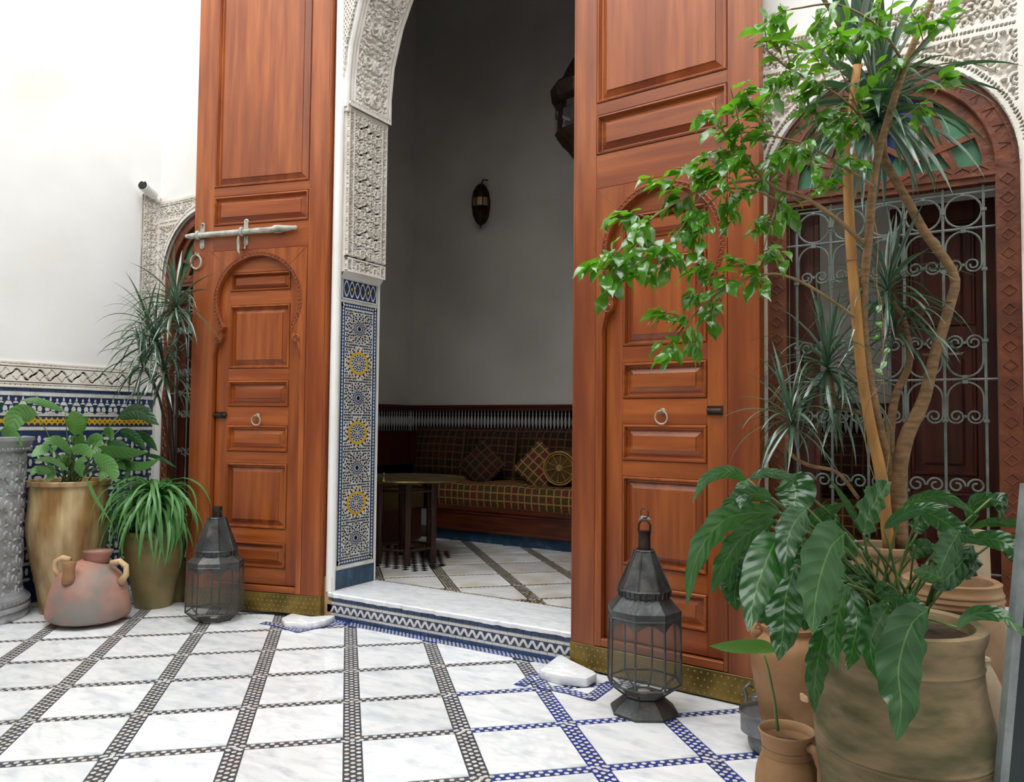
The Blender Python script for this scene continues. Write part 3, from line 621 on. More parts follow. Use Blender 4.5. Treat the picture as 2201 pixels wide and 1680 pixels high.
# ---- threshold step
tr = MB().b2((DL-.02, 4.105, -.02), (DR+.02, YB, ZF-.045)).build('trim_1', GROUTW); tag(tr, 'tiled riser step under the arched doorway with a white marble top', 'step', kind='structure')
mb = MB(); n = 60; e = [4.078+.006*math.sin(k*2.3)*math.sin(k*.7)+random.uniform(-.002, .002) for k in range(n+1)]; xs = [DL+.005+(DR-DL+.02)*k/n for k in range(n+1)]
mb.strip([(xs[k], YB, ZF) for k in range(n+1)], [(xs[k], e[k]+.006, ZF) for k in range(n+1)]); mb.strip([(xs[k], e[k]+.006, ZF) for k in range(n+1)], [(xs[k], e[k], ZF-.008) for k in range(n+1)])
mb.strip([(xs[k], e[k], ZF-.008) for k in range(n+1)], [(xs[k], e[k]+.004, ZF-.032+random.uniform(-.003, .003)) for k in range(n+1)]); mb.strip([(xs[k], e[k]+.004, ZF-.032) for k in range(n+1)], [(xs[k], YB, ZF-.032) for k in range(n+1)])
mb.build('marble_slab', SLAB, tr)
t1 = MB().bev((-.0265, 0, -.0125), (.0265, -.005, .0125), .001, 1).build('blue_tile', TESB, tr); t2 = MB().bev((-.0265, 0, -.009), (.0265, -.004, .009), .001, 1).build('white_tile', TESW, tr)
n = int((DR-DL)/.0555)
for k in range(n+1):
    x = DL+.02+k*.0555
    if k: inst(t1, tr, (x, 4.105, .139)); inst(t2, tr, (x, 4.105, .113))
    else: t1.location = (x, 4.105, .139); t2.location = (x, 4.105, .113)
    inst(t2, tr, (x, 4.105, .037)); inst(t1, tr, (x, 4.106, .014), sc=(1, 1, .95))
z1 = MB(); z1.flat((0, 0, 0), X_, Z_, -Y_, [(-.024, -.024), (-.006, -.024), (.024, .024), (.006, .024)], .004); z1 = z1.build('white_lozenge', TESW, tr); z1.location = (DL+.04, 4.100, .075)
MB().b2((DL-.015, 4.1, .048), (DR+.02, 4.105, .102)).build('dark_tile_band', TESD, tr)
for k in range(1, int((DR-DL)/.031)): inst(z1, tr, (DL+.04+k*.031, 4.100, .075), sc=(-1 if k % 2 else 1, 1, 1))

# ---- alcove room
AXL, AXR, AYB, AH = -5.92, .30, 7.38, 8.0
fa = MB().b2((AXL-.1, YB, -.1), (AXR+.1, AYB+.1, ZF-.008)).build('floor_alcove', GROUTK); tag(fa, 'raised alcove floor of pale marble squares with ochre mosaic strips', 'floor', kind='structure')
def xy(s, d): return ((s-d)/2, (s+d)/2)      # s = x+y, d = y-x
S0, DS, D0, DD, HW, HN = 1.335, .71, 8.04, .655, .066, .042
for i in range(-3, 8):
    for j in range(-6, 9):
        s0, s1, d0, d1 = S0+DS*i+HW, S0+DS*(i+1)-HW, D0+DD*j+HN, D0+DD*(j+1)-HN
        q = [xy(s0, d0), xy(s1, d0), xy(s1, d1), xy(s0, d1)]
        for a, b, c in ((-1, 0, -AXL), (1, 0, AXR), (0, 1, 6.6), (0, -1, -4.64)):
            q = clip(q, a, b, c)
            if len(q) < 3: break
        if len(q) < 3 or area(q) < .004: continue
        if all(p[0] < -5.0 for p in q) : continue
        mb = MB(); c = (sum(p[0] for p in q)/len(q), sum(p[1] for p in q)/len(q)); slab_poly(mb, [(x-c[0], y-c[1]) for x, y in q], -.008, 0); o = mb.build('marble_tile', MARBLE2, fa); o.location = (c[0], c[1], ZF)
sa = MB(); ina = lambda x, y: AXL+.1 < x < AXR-.1 and 4.6 < y < 6.6
for i in range(-3, 8): strip_stones(sa, xy(S0+DS*i, 5), xy(S0+DS*i, 13), .085, 4, ZF-.003, ina, lambda x, y: random.random() < .1, .036)
for j in range(-6, 9): strip_stones(sa, xy(-2, D0+DD*j), xy(6, D0+DD*j), .052, 2, ZF-.003, ina, lambda x, y: False, .034)
strip_stones(sa, (AXL, 4.615), (AXR, 4.615), .04, 2, ZF-.003, lambda x, y: True, lambda x, y: False, .034)
o = sa.build('mosaic_strips', [GROUTK, GROUTK, TESW, TESO], fa); tag(o, kind='stuff')
# checker of dark and pale mosaic in the far left of the alcove floor
ck = MB()
for i in range(26):
    for j in range(16):
        x, y = -5.2+i*.05, 5.02+j*.06
        if (i+j) % 2 == 0 and x+y*.55 < -1.02+.0*j: ck.b2((x, y, ZF), (x+.047, y+.057, ZF+.001))
if ck.v: o = ck.build('checker_mosaic', TESK, fa); tag(o, kind='stuff')
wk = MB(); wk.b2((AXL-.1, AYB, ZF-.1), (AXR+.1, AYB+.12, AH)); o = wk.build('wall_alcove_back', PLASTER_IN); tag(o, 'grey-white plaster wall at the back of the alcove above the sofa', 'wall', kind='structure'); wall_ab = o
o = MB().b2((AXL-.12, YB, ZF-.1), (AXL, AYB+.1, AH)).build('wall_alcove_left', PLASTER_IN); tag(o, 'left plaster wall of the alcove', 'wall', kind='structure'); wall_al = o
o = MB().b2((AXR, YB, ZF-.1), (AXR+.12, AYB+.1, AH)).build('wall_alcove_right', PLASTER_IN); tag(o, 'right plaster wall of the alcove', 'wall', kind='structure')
o = MB().b2((AXL-.1, YB-.0, AH), (AXR+.1, AYB+.1, AH+.15)).b2((AXL-.3, YW+.2, HT-.01), (AXR+.3, YB, HT)).build('ceiling', WOODD); tag(o, 'dark wooden ceiling of the alcove', 'ceiling', kind='structure')
# dark wood panelling with pale turned spindles along the walls
for nm, par, P0, dx, n in (('panelling', wall_ab, (AXL, AYB), (1, 0), int(5.8/.0445)), ('panelling', wall_al, (AXL, AYB), (0, -1), int(2.4/.0445))):
    d = Vector((dx[0], dx[1], 0)); inn = Vector((0, -1, 0)) if dx[0] else Vector((1, 0, 0)); L_ = n*.0445; a = Vector((P0[0], P0[1], 0))
    mb = MB()
    for off, z0, z1, m in ((.02, ZF+.2, 1.585, 1), (.05, 1.535, 1.585, 0), (.065, 1.58, 1.60, 0), (.05, .9, 1.29, 0)):
        p, q = a, a+d*L_+inn*off; mb.b2((p.x, p.y, z0), (q.x, q.y, z1), m)
    pn = mb.build(nm, [WOODD, BLACK], None); tag(pn, 'dark wood wall panelling with pale spindles along the %s alcove wall' % ('back' if dx[0] else 'left'), 'panelling', kind='thing')
    sp = MB().lathe([(.003, 0), (.006, .02), (.004, .035), (.008, .06), (.0155, .10), (.016, .13), (.009, .17), (.004, .19), (.008, .205), (.004, .22), (.004, .24)], 8).build('spindle', SPIN, pn, smooth=True)
    for k in range(n):
        p = a+d*(.03+k*.0445)+inn*.037
        if k == 0: sp.location = (p.x, p.y, 1.293)
        else: inst(sp, pn, (p.x, p.y, 1.293))
# ================================================================ DOOR LEAVES
def raised_panel(parent, u0, u1, z0, z1, m, yf, name='raised_panel', wood=WOODV):
    w_, h_ = u1-u0, z1-z0; k = min(1, min(w_, h_)/.19)
    L_ = [(0, 0), (.004, -.007), (.012, -.008), (.017, .006), (.020, .020), (.028*k, .0215), (.062*k, .006), (.063*k, -.001)]
    cx, cz = (u0+u1)/2, (z0+z1)/2; V = []; F = []
    for ins, y in L_: V += [(a*(w_/2-ins), yf+y, b*(h_/2-ins)) for a, b in ((-1, -1), (1, -1), (1, 1), (-1, 1))]
    for i in range(len(L_)-1):
        for q in range(4): F.append((i*4+q, i*4+(q+1) % 4, i*4+4+(q+1) % 4, i*4+4+q))
    F.append(tuple(len(V)-4+q for q in range(4)))
    o = MB().add(V, F).build(name, wood, parent); o.location = (m*cx, 0, cz); return o
def door_leaf(name, hinge, ang, m, su, sz, label):
    root = empty(name, hinge, math.radians(ang)); tag(root, label, 'door', kind='structure')
    H = 5.15
    def bx(nm, u0, u1, z0, z1, y0, y1, mt, par=root):
        a, b = sorted((m*u0*su, m*u1*su)); cx, cz = (a+b)/2, (z0+z1)/2*sz
        o = MB().bev((a-cx, y1, z0*sz-cz), (b-cx, y0, z1*sz-cz), .002, 1).build(nm, mt, par); o.location = (cx, 0, cz); return o
    def rp(u0, u1, z0, z1, yf=0, par=root, wood=WOODV): return raised_panel(par, u0*su, u1*su, z0*sz, z1*sz, m, yf, wood=wood)
    bx('backboard', .02, 1.08, .16, H, .0655, .070, WOODV)
    bx('stile', 0, .155, .15, H, 0, .070, WOODV); bx('stile', .935, 1.10, .15, H, 0, .070, WOODV)
    bx('edge_bead', .006, .014, .15, H, -.003, 0, WOODV); bx('edge_bead', .146, .152, .16, H, -.002, 0, WOODV)
    for z0, z1 in ((3.185, 3.255), (2.755, 2.952), (5.02, H)): bx('rail', .155, .935, z0, z1, 0, .03, WOODH)
    rp(.157, .933, 3.257, 5.018); rp(.157, .933, 2.954, 3.183, wood=WOODH)
    # board with the horseshoe arch cut out
    c = .555; R0 = .335; arc = [(.198, .155), (.198, 1.93), (.215, 2.0), (.235, 2.035), (.262, 2.05), (.268, 2.085), (.262, 2.12)]
    a0 = math.acos(-(c-.262)/R0); zc = 2.36
    for k in range(17):
        a = PI+.62-(PI+.62-PI/2)*k/16; arc.append((c+R0*math.cos(a), zc+R0*math.sin(a)*1.02))
    full = arc+[(2*c-u, z) for u, z in arc[-2::-1]]
    def P(u, z, y): return (m*u*su, y, z*sz)
    for side in (0, 1):
        ar = arc if side == 0 else [(2*c-u, z) for u, z in arc]; uo = .157 if side == 0 else .933; mb = MB()
        for i in range(len(ar)-1):
            (ua, za), (ub, zb) = ar[i], ar[i+1]; top = i >= len(arc)-1
            mb.add([P(uo, za, 0), P(ua, za, 0), P(ub, zb, 0), P(uo, zb, 0)], [(0, 1, 2, 3)]); mb.add([P(ua, za, 0), P(ua, za, .044), P(ub, zb, .044), P(ub, zb, 0)], [(0, 1, 2, 3)])
        zt = ar[-1][1]; mb.add([P(uo, zt, 0), P(c, zt, 0), P(c, 2.754, 0), P(uo, 2.754, 0)], [(0, 1, 2, 3)])
        mb.build('arch_board', WOODV, root)
    mb = MB()       # carved rope along the arch
    pts = []
    crv = [p for p in full if p[1] > 2.1]; off = [(c+(u-c)*1.045, zc+(z-zc)*1.045) for u, z in crv]
    for i in range(len(off)-1):
        (ua, za), (ub, zb) = off[i], off[i+1]; d = math.hypot(ub-ua, zb-za); n = max(1, int(d/.013))
        for k in range(n): pts.append((ua+(ub-ua)*k/n, za+(zb-za)*k/n))
    for k in range(0, len(pts)-2, 2):
        (ua, za), (ub, zb) = pts[k], pts[k+2]; mb.ring(P((ua+ub)/2, (za+zb)/2, -.002), .0125, .0035, (0, 1, 0), 8, 4)
    o1 = [(c+(u-c)*1.015, zc+(z-zc)*1.015) for u, z in crv]; mb.tube([P(u, z, -.001) for u, z in o1], .004, 5)
    o1 = [(c+(u-c)*1.085, zc+(z-zc)*1.085) for u, z in crv]; mb.tube([P(u, z, -.001) for u, z in o1], .003, 5)
    for s in (-1, 1):
        ux = c+s*.325; mb.ring(P(ux, 2.06, -.003), .022, .005, (0, 1, 0), 12, 5); mb.ring(P(ux, 2.06, -.004), .009, .004, (0, 1, 0), 8, 5)
        mb.tube([P(ux+s*.012, 2.035, -.002), P(ux+s*.02, 1.99, -.002), P(ux+s*.03, 1.95, -.001), P(ux+s*.035, 1.90, 0)], [.008, .009, .005, .002], 5)
    mb.build('carved_border', WOODR, root)
    for s in (-1, 1):
        a_, b_ = P(c+s*.392, 2.752, -.0006), P(c+s*.235, 2.60, -.0006); MB().tube([a_, b_], .0012, 4).build('mitre_joint', BLACK, root)
    # wicket
    wk = empty('wicket_door', (0, 0, 0)); wk.parent = root; yf = .042
    for u0, u1 in ((.203, .308), (.808, .907)): bx('stile', u0, u1, .20, 2.70, yf, .0655, WOODV, wk)
    prs = [(2.44, 2.585), (1.84, 2.33), (1.545, 1.745), (1.20, 1.40), (.62, 1.11), (.325, .515)]
    for z0, z1 in prs: rp(.310, .806, z0, z1, yf, wk, WOODH if z1-z0 < .25 else WOODV)
    zs = [.20]+[q for pr in prs[::-1] for q in pr]+[2.70]
    for k in range(0, len(zs), 2): bx('rail', .308, .808, zs[k]+.001, zs[k+1]-.001, yf, .0655, WOODH, wk)
    def onleaf(u, z, y=0): return (m*u*su, y, z*sz)
    kr = empty('ring_knocker', onleaf(.555, 1.475, yf)); kr.parent = wk
    mb = MB(); mb.ring((0, -.022, -.035), .036, .0045, (0, 1, .1), 24, 8); mb.lathe([(.016, 0), (.014, .006), (.006, .010)], 14); 
    mb.v = [(x, -z if abs(z) <= .012 and i >= 24*8 else y, y if abs(z) <= .012 and i >= 24*8 else z) for i, (x, y, z) in enumerate(mb.v)]
    mb.ring((0, -.014, -.002), .011, .004, (1, 0, 0), 12, 6); autosmooth(mb.build('knocker_ring', IRONW, wk)).location = kr.location; bpy.data.objects.remove(kr)
    lt = MB(); lt.b2((-.065, -.006, -.022), (.055, .004, .026)); lt.tube([(-.06, -.016, .002), (.07, -.016, .002)], .013, 8); lt.box((.03, -.02, .002), (.022, .03, .034)); o = autosmooth(lt.build('latch', IRON, wk)); o.location = onleaf(.875, 1.475, yf)
    bx('bottom_rail', .199, .911, .155, .198, -.002, .03, WOODH)
    # brass kick plate with studs
    bp = bx('brass_plate', -.002, 1.10, .012, .150, -.006, .066, BRASS); sb = MB(); n = int(1.06/.036)
    for k in range(n+1):
        for r in range(4):
            u = .02+k*.036+(.018 if r % 2 else 0); z = .028+r*.034
            if u < 1.09: x, y, zz = onleaf(u, z, -.006); V = []; sb.add([(x+.0055*math.cos(t), y, zz+.0055*math.sin(t)) for t in (0, PI/3, 2*PI/3, PI, 4*PI/3, 5*PI/3)]+[(x, y-.005, zz)], [(q, (q+1) % 6, 6) for q in range(6)])
    o = sb.build('brass_studs', STUD, root, smooth=True); tag(o, kind='stuff')
    mb = MB(); mb.lathe([(.02, 0), (.02, .022)], 12); o = mb.build('pivot_pin', IRON, root); o.location = (m*.03, .024, -.008)
    return root, onleaf
dl, oL = door_leaf('door_1', (-4.032, 4.05, .012), 15, -1, 1.036, .965, 'tall red-brown panelled door leaf on the left, with slide bolt and arched wicket')
dr, oR = door_leaf('door_2', (-2.055, 4.055, -.002), -5, 1, 1.0, 1.0, 'tall red-brown panelled door leaf on the right, half behind the ficus leaves')
# slide bolt on the left leaf
bo = empty('slide_bolt', oL(.66, 2.905, -.03)); bo.parent = dl
def lp(u, z, y=0): return (-(u-.66)*1.036, y, (z-2.905)*.965)
mb = MB(); us = [1.15, 1.12, 1.10, .42, .415, .40, .36, .34, .25, .235, .225]; rr = [.014, .018, .021, .021, .026, .030, .029, .024, .014, .016, .008]
mb.tube([lp(u, 2.880+(1.14-u)*.013) for u in us], rr, 10); autosmooth(mb.build('bolt_bar', IRONW, bo))
for u in (1.045, .675):
    mb = MB(); zc = 2.882+(1.14-u)*.013
    mb.ring(lp(u, zc), .024, .012, (1, 0, 0), 14, 6)
    for s in (-1, 1):
        p = lp(u-.02, zc+s*.055, .026); mb.box(p, (.035, .012, .05)); mb.ring(lp(u-.02, zc+s*.085, .026), .012, .008, (0, 1, 0), 12, 6)
    autosmooth(mb.build('bolt_strap', IRONW, bo))
mb = MB(); mb.tube([lp(.70, 2.865), lp(.702, 2.82), lp(.70, 2.74), lp(.69, 2.72)], [.006, .011, .009, .004], 8); mb.tube([lp(.66, 2.86, .015), lp(.655, 2.80, .02), lp(.66, 2.76, .015)], .005, 6); autosmooth(mb.build('bolt_hasp', IRONW, bo))
mb = MB(); mb.ring((0, -.012, -.055), .052, .007, (.15, 1, .1), 28, 8); mb.ring((0, -.01, 0), .012, .005, (1, 0, 0), 12, 6); mb.box((0, .0, 0), (.03, .006, .03)); o = autosmooth(mb.build('pull_ring', IRONW, dl)); o.location = oL(1.068, 2.735, -.004)
for u, z in ((.89, 2.905), (.872, 2.80)):
    mb = MB(); mb.tube([(0, 0, 0), (0, -.012, 0), (0, -.03, 0)], [.024, .022, .010], 12); o = autosmooth(mb.build('bolt_staple', IRONW, dr)); o.location = oR(u, z)

# ================================================================ WINDOWS
def window(name, cx, label, detail):
    root = empty(name, (cx, 4.20, SILL)); tag(root, label, 'window', kind='structure')
    def L(x, y, z): return (x-cx, y-4.20, z-SILL)
    FW_ = .095; Ri = WRAD-FW_
    for s in (-1, 1):
        a, b = sorted((cx+s*(WRAD-.002), cx+s*Ri)); MB().b2(L(a, 4.135, SILL+.002), L(b, 4.20, SPR)).build('window_post', WOODC, root)
    mb = MB(); n = 28
    an = [PI*k/n for k in range(n+1)]; c_ = lambda r, a, y: L(cx+r*math.cos(a), y, SPR+r*math.sin(a))
    mb.strip([c_(WRAD-.002, a, 4.135) for a in an], [c_(Ri, a, 4.135) for a in an]); mb.strip([c_(Ri, a, 4.135) for a in an], [c_(Ri, a, 4.21) for a in an])
    mb.strip([c_(Ri, a, 4.165) for a in an], [c_(Ri-.05, a, 4.165) for a in an]); mb.strip([c_(Ri-.05, a, 4.165) for a in an], [c_(Ri-.05, a, 4.21) for a in an])
    mb.strip([c_(WRAD-.015, a, 4.130) for a in an], [c_(WRAD-.025, a, 4.130) for a in an]); mb.strip([c_(Ri+.012, a, 4.130) for a in an], [c_(Ri+.004, a, 4.130) for a in an])
    mb.build('arched_frame', WOODC, root)
    MB().b2(L(cx-Ri, 4.14, SPR-.075), L(cx+Ri, 4.20, SPR+.012)).build('transom', WOODC, root)
    MB().b2(L(cx-Ri, 4.128, SPR-.045), L(cx+Ri, 4.142, SPR-.030)).build('transom_bead', WOODC, root)
    cv = MB()       # chip carving down the posts, over the arch and transom
    zc = SILL+.06
    while zc < SPR-.05:
        for s in (-1, 1):
            xc = cx+s*(WRAD-.048)
            for q in (-1, 1): cv.tube([L(xc-.028, 4.1345, zc), L(xc, 4.133, zc+q*.026), L(xc+.028, 4.1345, zc)], .0035, 4)
        zc += .085
    for k in range(1, 18):
        a = PI*k/18; r = WRAD-.048; cv.tube([c_(r-.022, a-.03, 4.1345), c_(r+.022, a, 4.133), c_(r-.022, a+.03, 4.1345)], .0035, 4)
    for k in range(12): x = cx-Ri+.05+k*.074; cv.tube([L(x-.03, 4.139, SPR-.015), L(x, 4.138, SPR+.004), L(x+.03, 4.139, SPR-.015)], .0035, 4)
    cv.build('chip_carving', WOODC, root)
    # fanlight: interlaced bars with coloured panes
    r2 = Ri-.05; G = L(cx, 4.19, SPR+.012)
    def fp(r, a, y=4.185): return L(cx+r*math.cos(math.radians(a)), y, SPR+.012+r*math.sin(math.radians(a))*(r2-.012)/r2)
    def rail(P, Q, w_=.013): 
        d = Vector(Q)-Vector(P); nn = Vector((-d.z, 0, d.x)).normalized()*w_; V = [Vector(P)-nn, Vector(Q)-nn, Vector(Q)+nn, Vector(P)+nn]
        return [tuple(v+Vector((0, -.018, 0))) for v in V]+[tuple(v+Vector((0, .006, 0))) for v in V]
    nd = [fp(r2, 8), fp(r2, 40), fp(r2, 66), fp(r2, 114), fp(r2, 140), fp(r2, 172)]; inn = [fp(.16, 0), fp(.19, 45), fp(.17, 90), fp(.19, 135), fp(.16, 180)]
    prs = [(fp(.30, 1), fp(r2, 62)), (fp(.30, 179), fp(r2, 118)), (fp(.30, 1), fp(.30, 58)), (fp(.30, 179), fp(.30, 122)), (fp(.30, 58), fp(.30, 122)), (fp(r2, 22), fp(.14, 30)), (fp(r2, 158), fp(.14, 150)), (fp(.14, 30), fp(.16, 90)), (fp(.14, 150), fp(.16, 90)), (fp(.14, 30), fp(.10, 0)), (fp(.14, 150), fp(.10, 180)), (fp(.16, 90), fp(r2, 90)), (fp(.3, 58), fp(.14, 30)), (fp(.3, 122), fp(.14, 150))]
    for kq, (P, Q) in enumerate(prs): P = (P[0], P[1]-.0013*kq, P[2]); Q = (Q[0], Q[1]-.0013*kq, Q[2]); MB().add(rail(P, Q), [(0, 1, 2, 3), (7, 6, 5, 4), (0, 4, 5, 1), (1, 5, 6, 2), (2, 6, 7, 3), (3, 7, 4, 0)]).build('tracery_bar', WOODC, root)
    for k in range(8):
        a0, a1 = 180*k/8, 180*(k+1)/8; mb = MB()
        for q in range(4):
            b0, b1 = a0+(a1-a0)*q/4, a0+(a1-a0)*(q+1)/4; mb.add([fp(.001, b0, 4.196), fp(r2+.004, b0, 4.196), fp(r2+.004, b1, 4.196), fp(.001, b1, 4.196)], [(0, 1, 2, 3)])
        mb.build('glass_pane', GLASSB if k in (3, 4) else GLASSG, root)
    # iron grille
    gr = empty('iron_grille', (0, 0, 0)); gr.parent = root; sp = .165; x0 = cx-sp*2.5; yg = 4.160; zt = SPR-.08
    for k in range(6): MB().tube([L(x0+k*sp, yg, SILL+.01), L(x0+k*sp, yg, zt)], .0068, 6).build('grille_bar', GRILLE, gr)
    for z in (2.49, 2.325, 1.622, .735, .69): MB().tube([L(cx-Ri, yg, z), L(cx+Ri, yg, z)], .006, 6).build('grille_crossbar', GRILLE, gr)
    def cscroll(mb, xc, z0, sgn):      # arch with two inward curls, growing from z0 in direction sgn
        r = .073; S = []
        for s in (-1, 1):
            P = [L(xc, yg, z0+sgn*.006)]
            for k in range(7): a = PI/2*k/6; P.append(L(xc+s*r*math.sin(a), yg, z0+sgn*(r*(1-math.cos(a))+.006)))
            P.append(L(xc+s*r, yg, z0+sgn*.15))
            cx_, cz_, r0 = xc+s*(r-.036), z0+sgn*.165, .036
            for k in range(22):
                a = 2*PI*1.55*k/21; rr = r0*(1-.72*k/21); P.append(L(cx_+s*rr*math.cos(a), yg, cz_+sgn*rr*math.sin(a)))
            mb.tube(P, .0048, 5)
        mb.box(L(xc, yg, z0+sgn*.006), (.022, .018, .016)); mb.box(L(xc, yg, z0+sgn*.165), (.010, .012, .012))
    for k in range(5):
        xc = x0+sp*(k+.5); mb = MB(); mb.ring(L(xc, yg, 2.407), .075, .005, (0, 1, 0), 26, 5)
        for q in ((-1, 1) if k == 0 else (1,)): mb.box(L(xc+q*sp/2, yg, 2.407), (.024, .018, .014))
        for z in (2.33, 2.484): mb.box(L(xc, yg, z), (.018, .018, .014))
        autosmooth(mb.build('grille_circle', GRILLE, gr))
        for z0, sg in ((2.320, -1), (1.628, 1), (1.616, -1)):
            mb = MB(); cscroll(mb, xc, z0, sg); autosmooth(mb.build('grille_scroll', GRILLE, gr))
        mb = MB()
        for s in (-1, 1):
            P = [L(xc+s*.002, yg, 1.13)]
            for k2 in range(24): a = PI+2*PI*1.3*k2/23; rr = .036*(1-.7*k2/23); P.append(L(xc+s*(.040+rr*math.cos(a)), yg, 1.13-rr*math.sin(a)))
            mb.tube(P, .0048, 5)
        for q in ((-.5, .5) if k == 0 else (.5,)): mb.box(L(xc+q*sp, yg, 1.10), (.028, .018, .014)); mb.box(L(xc+q*sp, yg, 2.13), (.024, .018, .014)); mb.box(L(xc+q*sp, yg, 1.80), (.024, .018, .014)); mb.box(L(xc+q*sp, yg, 1.43), (.024, .018, .014))
        autosmooth(mb.build('grille_scroll', GRILLE, gr))
    # shutters: right one shut at the inner face, left one folded back
    sh = empty('shutter', L(cx+Ri, 4.40, SILL)); sh.parent = root
    def sbox(nm, a, b, par): return MB().bev((a[0], b[1], a[2]), (b[0], a[1], b[2]), .002, 1).build(nm, WOODD, par)
    W = Ri
    sbox('shutter_board', (-W, .012, .0), (0, .03, zt-SILL), sh)
    for u0, u1 in ((-W, -W+.085), (-.085, 0)): sbox('shutter_stile', (u0, 0, 0), (u1, .012, zt-SILL), sh)
    zz = [0, .10, .48, .56, 1.22, 1.30, zt-SILL-.10, zt-SILL]
    for k in range(0, 8, 2): sbox('shutter_rail', (-W+.085, 0, zz[k]), (-.085, .012, zz[k+1]), sh)
    for k in range(1, 7, 2): raised_panel(sh, -W+.087, -.087, zz[k]+.001, zz[k+1]-.001, 1, 0, wood=WOODD)
    s2 = empty('shutter', L(cx-Ri-.0, 4.215, SILL), 0); s2.parent = root
    sbox('shutter_board', (0, .0, .0), (.145, .03, zt-SILL), s2); sbox('shutter_stile', (.02, -.008, 0), (.12, 0, zt-SILL), s2)
    MB().b2(L(cx-WRAD, 4.10, SILL-.03), L(cx+WRAD, 4.42, SILL+.004)).build('window_sill', SLAB, root)
    return root
window('window_1', WL, 'arched wooden window with fanlight and iron grille behind the left door leaf', 0)
window('window_2', WR, 'arched wooden window with coloured fanlight and pale scrolled grille behind the plants', 1)

# ================================================================ CCTV, lamps
q = empty('security_camera', (XL+.01, 4.06, 3.325)); tag(q, 'small white bullet security camera on top of the carved plaster by the left corner', 'camera')
mb = MB(); mb.tube([(.10, -.17, .035), (.04, -.03, .0)], [.044, .044], 20); autosmooth(mb.build('camera_body', WHITEP, q)); mb = MB(); mb.tube([(.104, -.178, .037), (.100, -.170, .035)], [.037, .037], 20); mb.build('lens', BLACK, q)
mb = MB(); mb.tube([(.04, -.03, 0), (.02, -.0, -.02), (0.005, .02, -.03)], [.022, .02, .03], 10); autosmooth(mb.build('bracket', WHITEP, q))
mb = MB(); mb.tube([(.118, -.178, .072), (.05, -.04, .042)], [.012, .012], 8); mb.build('sun_hood', WHITEP, q)
# cage sconce on the alcove wall
def cage(name, P, prof, mtl, seg, label, cat, ribs=8, open_rows=(2, 4), wall=False):
    q = empty(name, P); tag(q, label, cat)
    mb = MB()
    for k in range(ribs):
        a = 2*PI*k/ribs; mb.tube([(r*math.cos(a), r*math.sin(a), z) for r, z in prof], .008 if not wall else .006, 5)
    for r, z in prof[1:-1]: mb.ring((0, 0, z), r, .007 if not wall else .004, (0, 0, 1), 20, 5)
    autosmooth(mb.build('cage_frame', mtl, q))
    return q
sc = cage('wall_sconce', (-4.84, 7.24, 3.63), [(.012, 0), (.05, .03), (.085, .10), (.10, .2), (.10, .3), (.085, .38), (.05, .44), (.012, .47)], LAMPM, 8, 'small oval dark metal lantern hanging on the grey back wall of the alcove', 'wall lamp', wall=True)
MB().lathe([(.012, 0), (.045, .035), (.078, .10), (.092, .2)], 16).build('lower_shade', LAMPM, sc, smooth=True); MB().lathe([(.092, .2), (.092, .3)], 16, cap=False).build('amber_pane', GLAZE, sc, smooth=True)
MB().lathe([(.092, .3), (.078, .38), (.045, .43), (.012, .46)], 16).build('upper_shade', LAMPM, sc, smooth=True); MB().tube([(0, 0, -.04), (0, 0, 0)], [.002, .012], 6).build('finial', LAMPM, sc); MB().tube([(0, 0, .47), (0, .04, .53), (0, .14, .55)], .007, 6).build('hook', LAMPM, sc)
HP = on_y(1268, 240, 5.8); rows = [(352, 12), (348, 28), (330, 44), (318, 52), (305, 66), (290, 76), (236, 78), (232, 70), (222, 82), (196, 86), (188, 80), (180, 66), (150, 52), (120, 34), (100, 10)]
pr = [(h*depth(HP)/FPX, height(HP, y)-3.6) for y, h in rows]
hl = empty('hanging_lantern', (HP[0], HP[1], 3.6)); tag(hl, 'large ornate dark metal lantern hanging in the alcove, half hidden by the right door leaf', 'hanging lamp')
MB().lathe(pr[:6], 12).build('lower_bowl', LAMPM, hl)
MB().lathe(pr[7:15], 12).build('crown', LAMPM, hl)
mb = MB(); z0, z1, r = pr[5][1], pr[6][1], pr[5][0]
for k in range(12):
    a, b = 2*PI*(k-.22)/12, 2*PI*(k+.22)/12; mb.add([(r*math.cos(a), r*math.sin(a), z0), (r*math.cos(b), r*math.sin(b), z0), (r*math.cos(b), r*math.sin(b), z1), (r*math.cos(a), r*math.sin(a), z1)], [(0, 1, 2, 3)])
    a2, b2 = a-.12, b+.12; mb.add([(r*math.cos(a2), r*math.sin(a2), z1-.05), (r*math.cos(b2), r*math.sin(b2), z1-.05), (r*math.cos(b2), r*math.sin(b2), z1), (r*math.cos(a2), r*math.sin(a2), z1)], [(0, 1, 2, 3)])
mb.build('pierced_sides', LAMPM, hl)
for k in range(12): a, b = 2*PI*k/12, 2*PI*(k+1)/12; rr = r*.97; MB().add([(rr*math.cos(a), rr*math.sin(a), z0), (rr*math.cos(b), rr*math.sin(b), z0), (rr*math.cos(b), rr*math.sin(b), z1), (rr*math.cos(a), rr*math.sin(a), z1)], [(0, 1, 2, 3)]).build('glass_pane', PANE, hl)
MB().tube([(0, 0, pr[-1][1]), (0, 0, AH-3.6)], .008, 6).build('chain', LAMPM, hl)

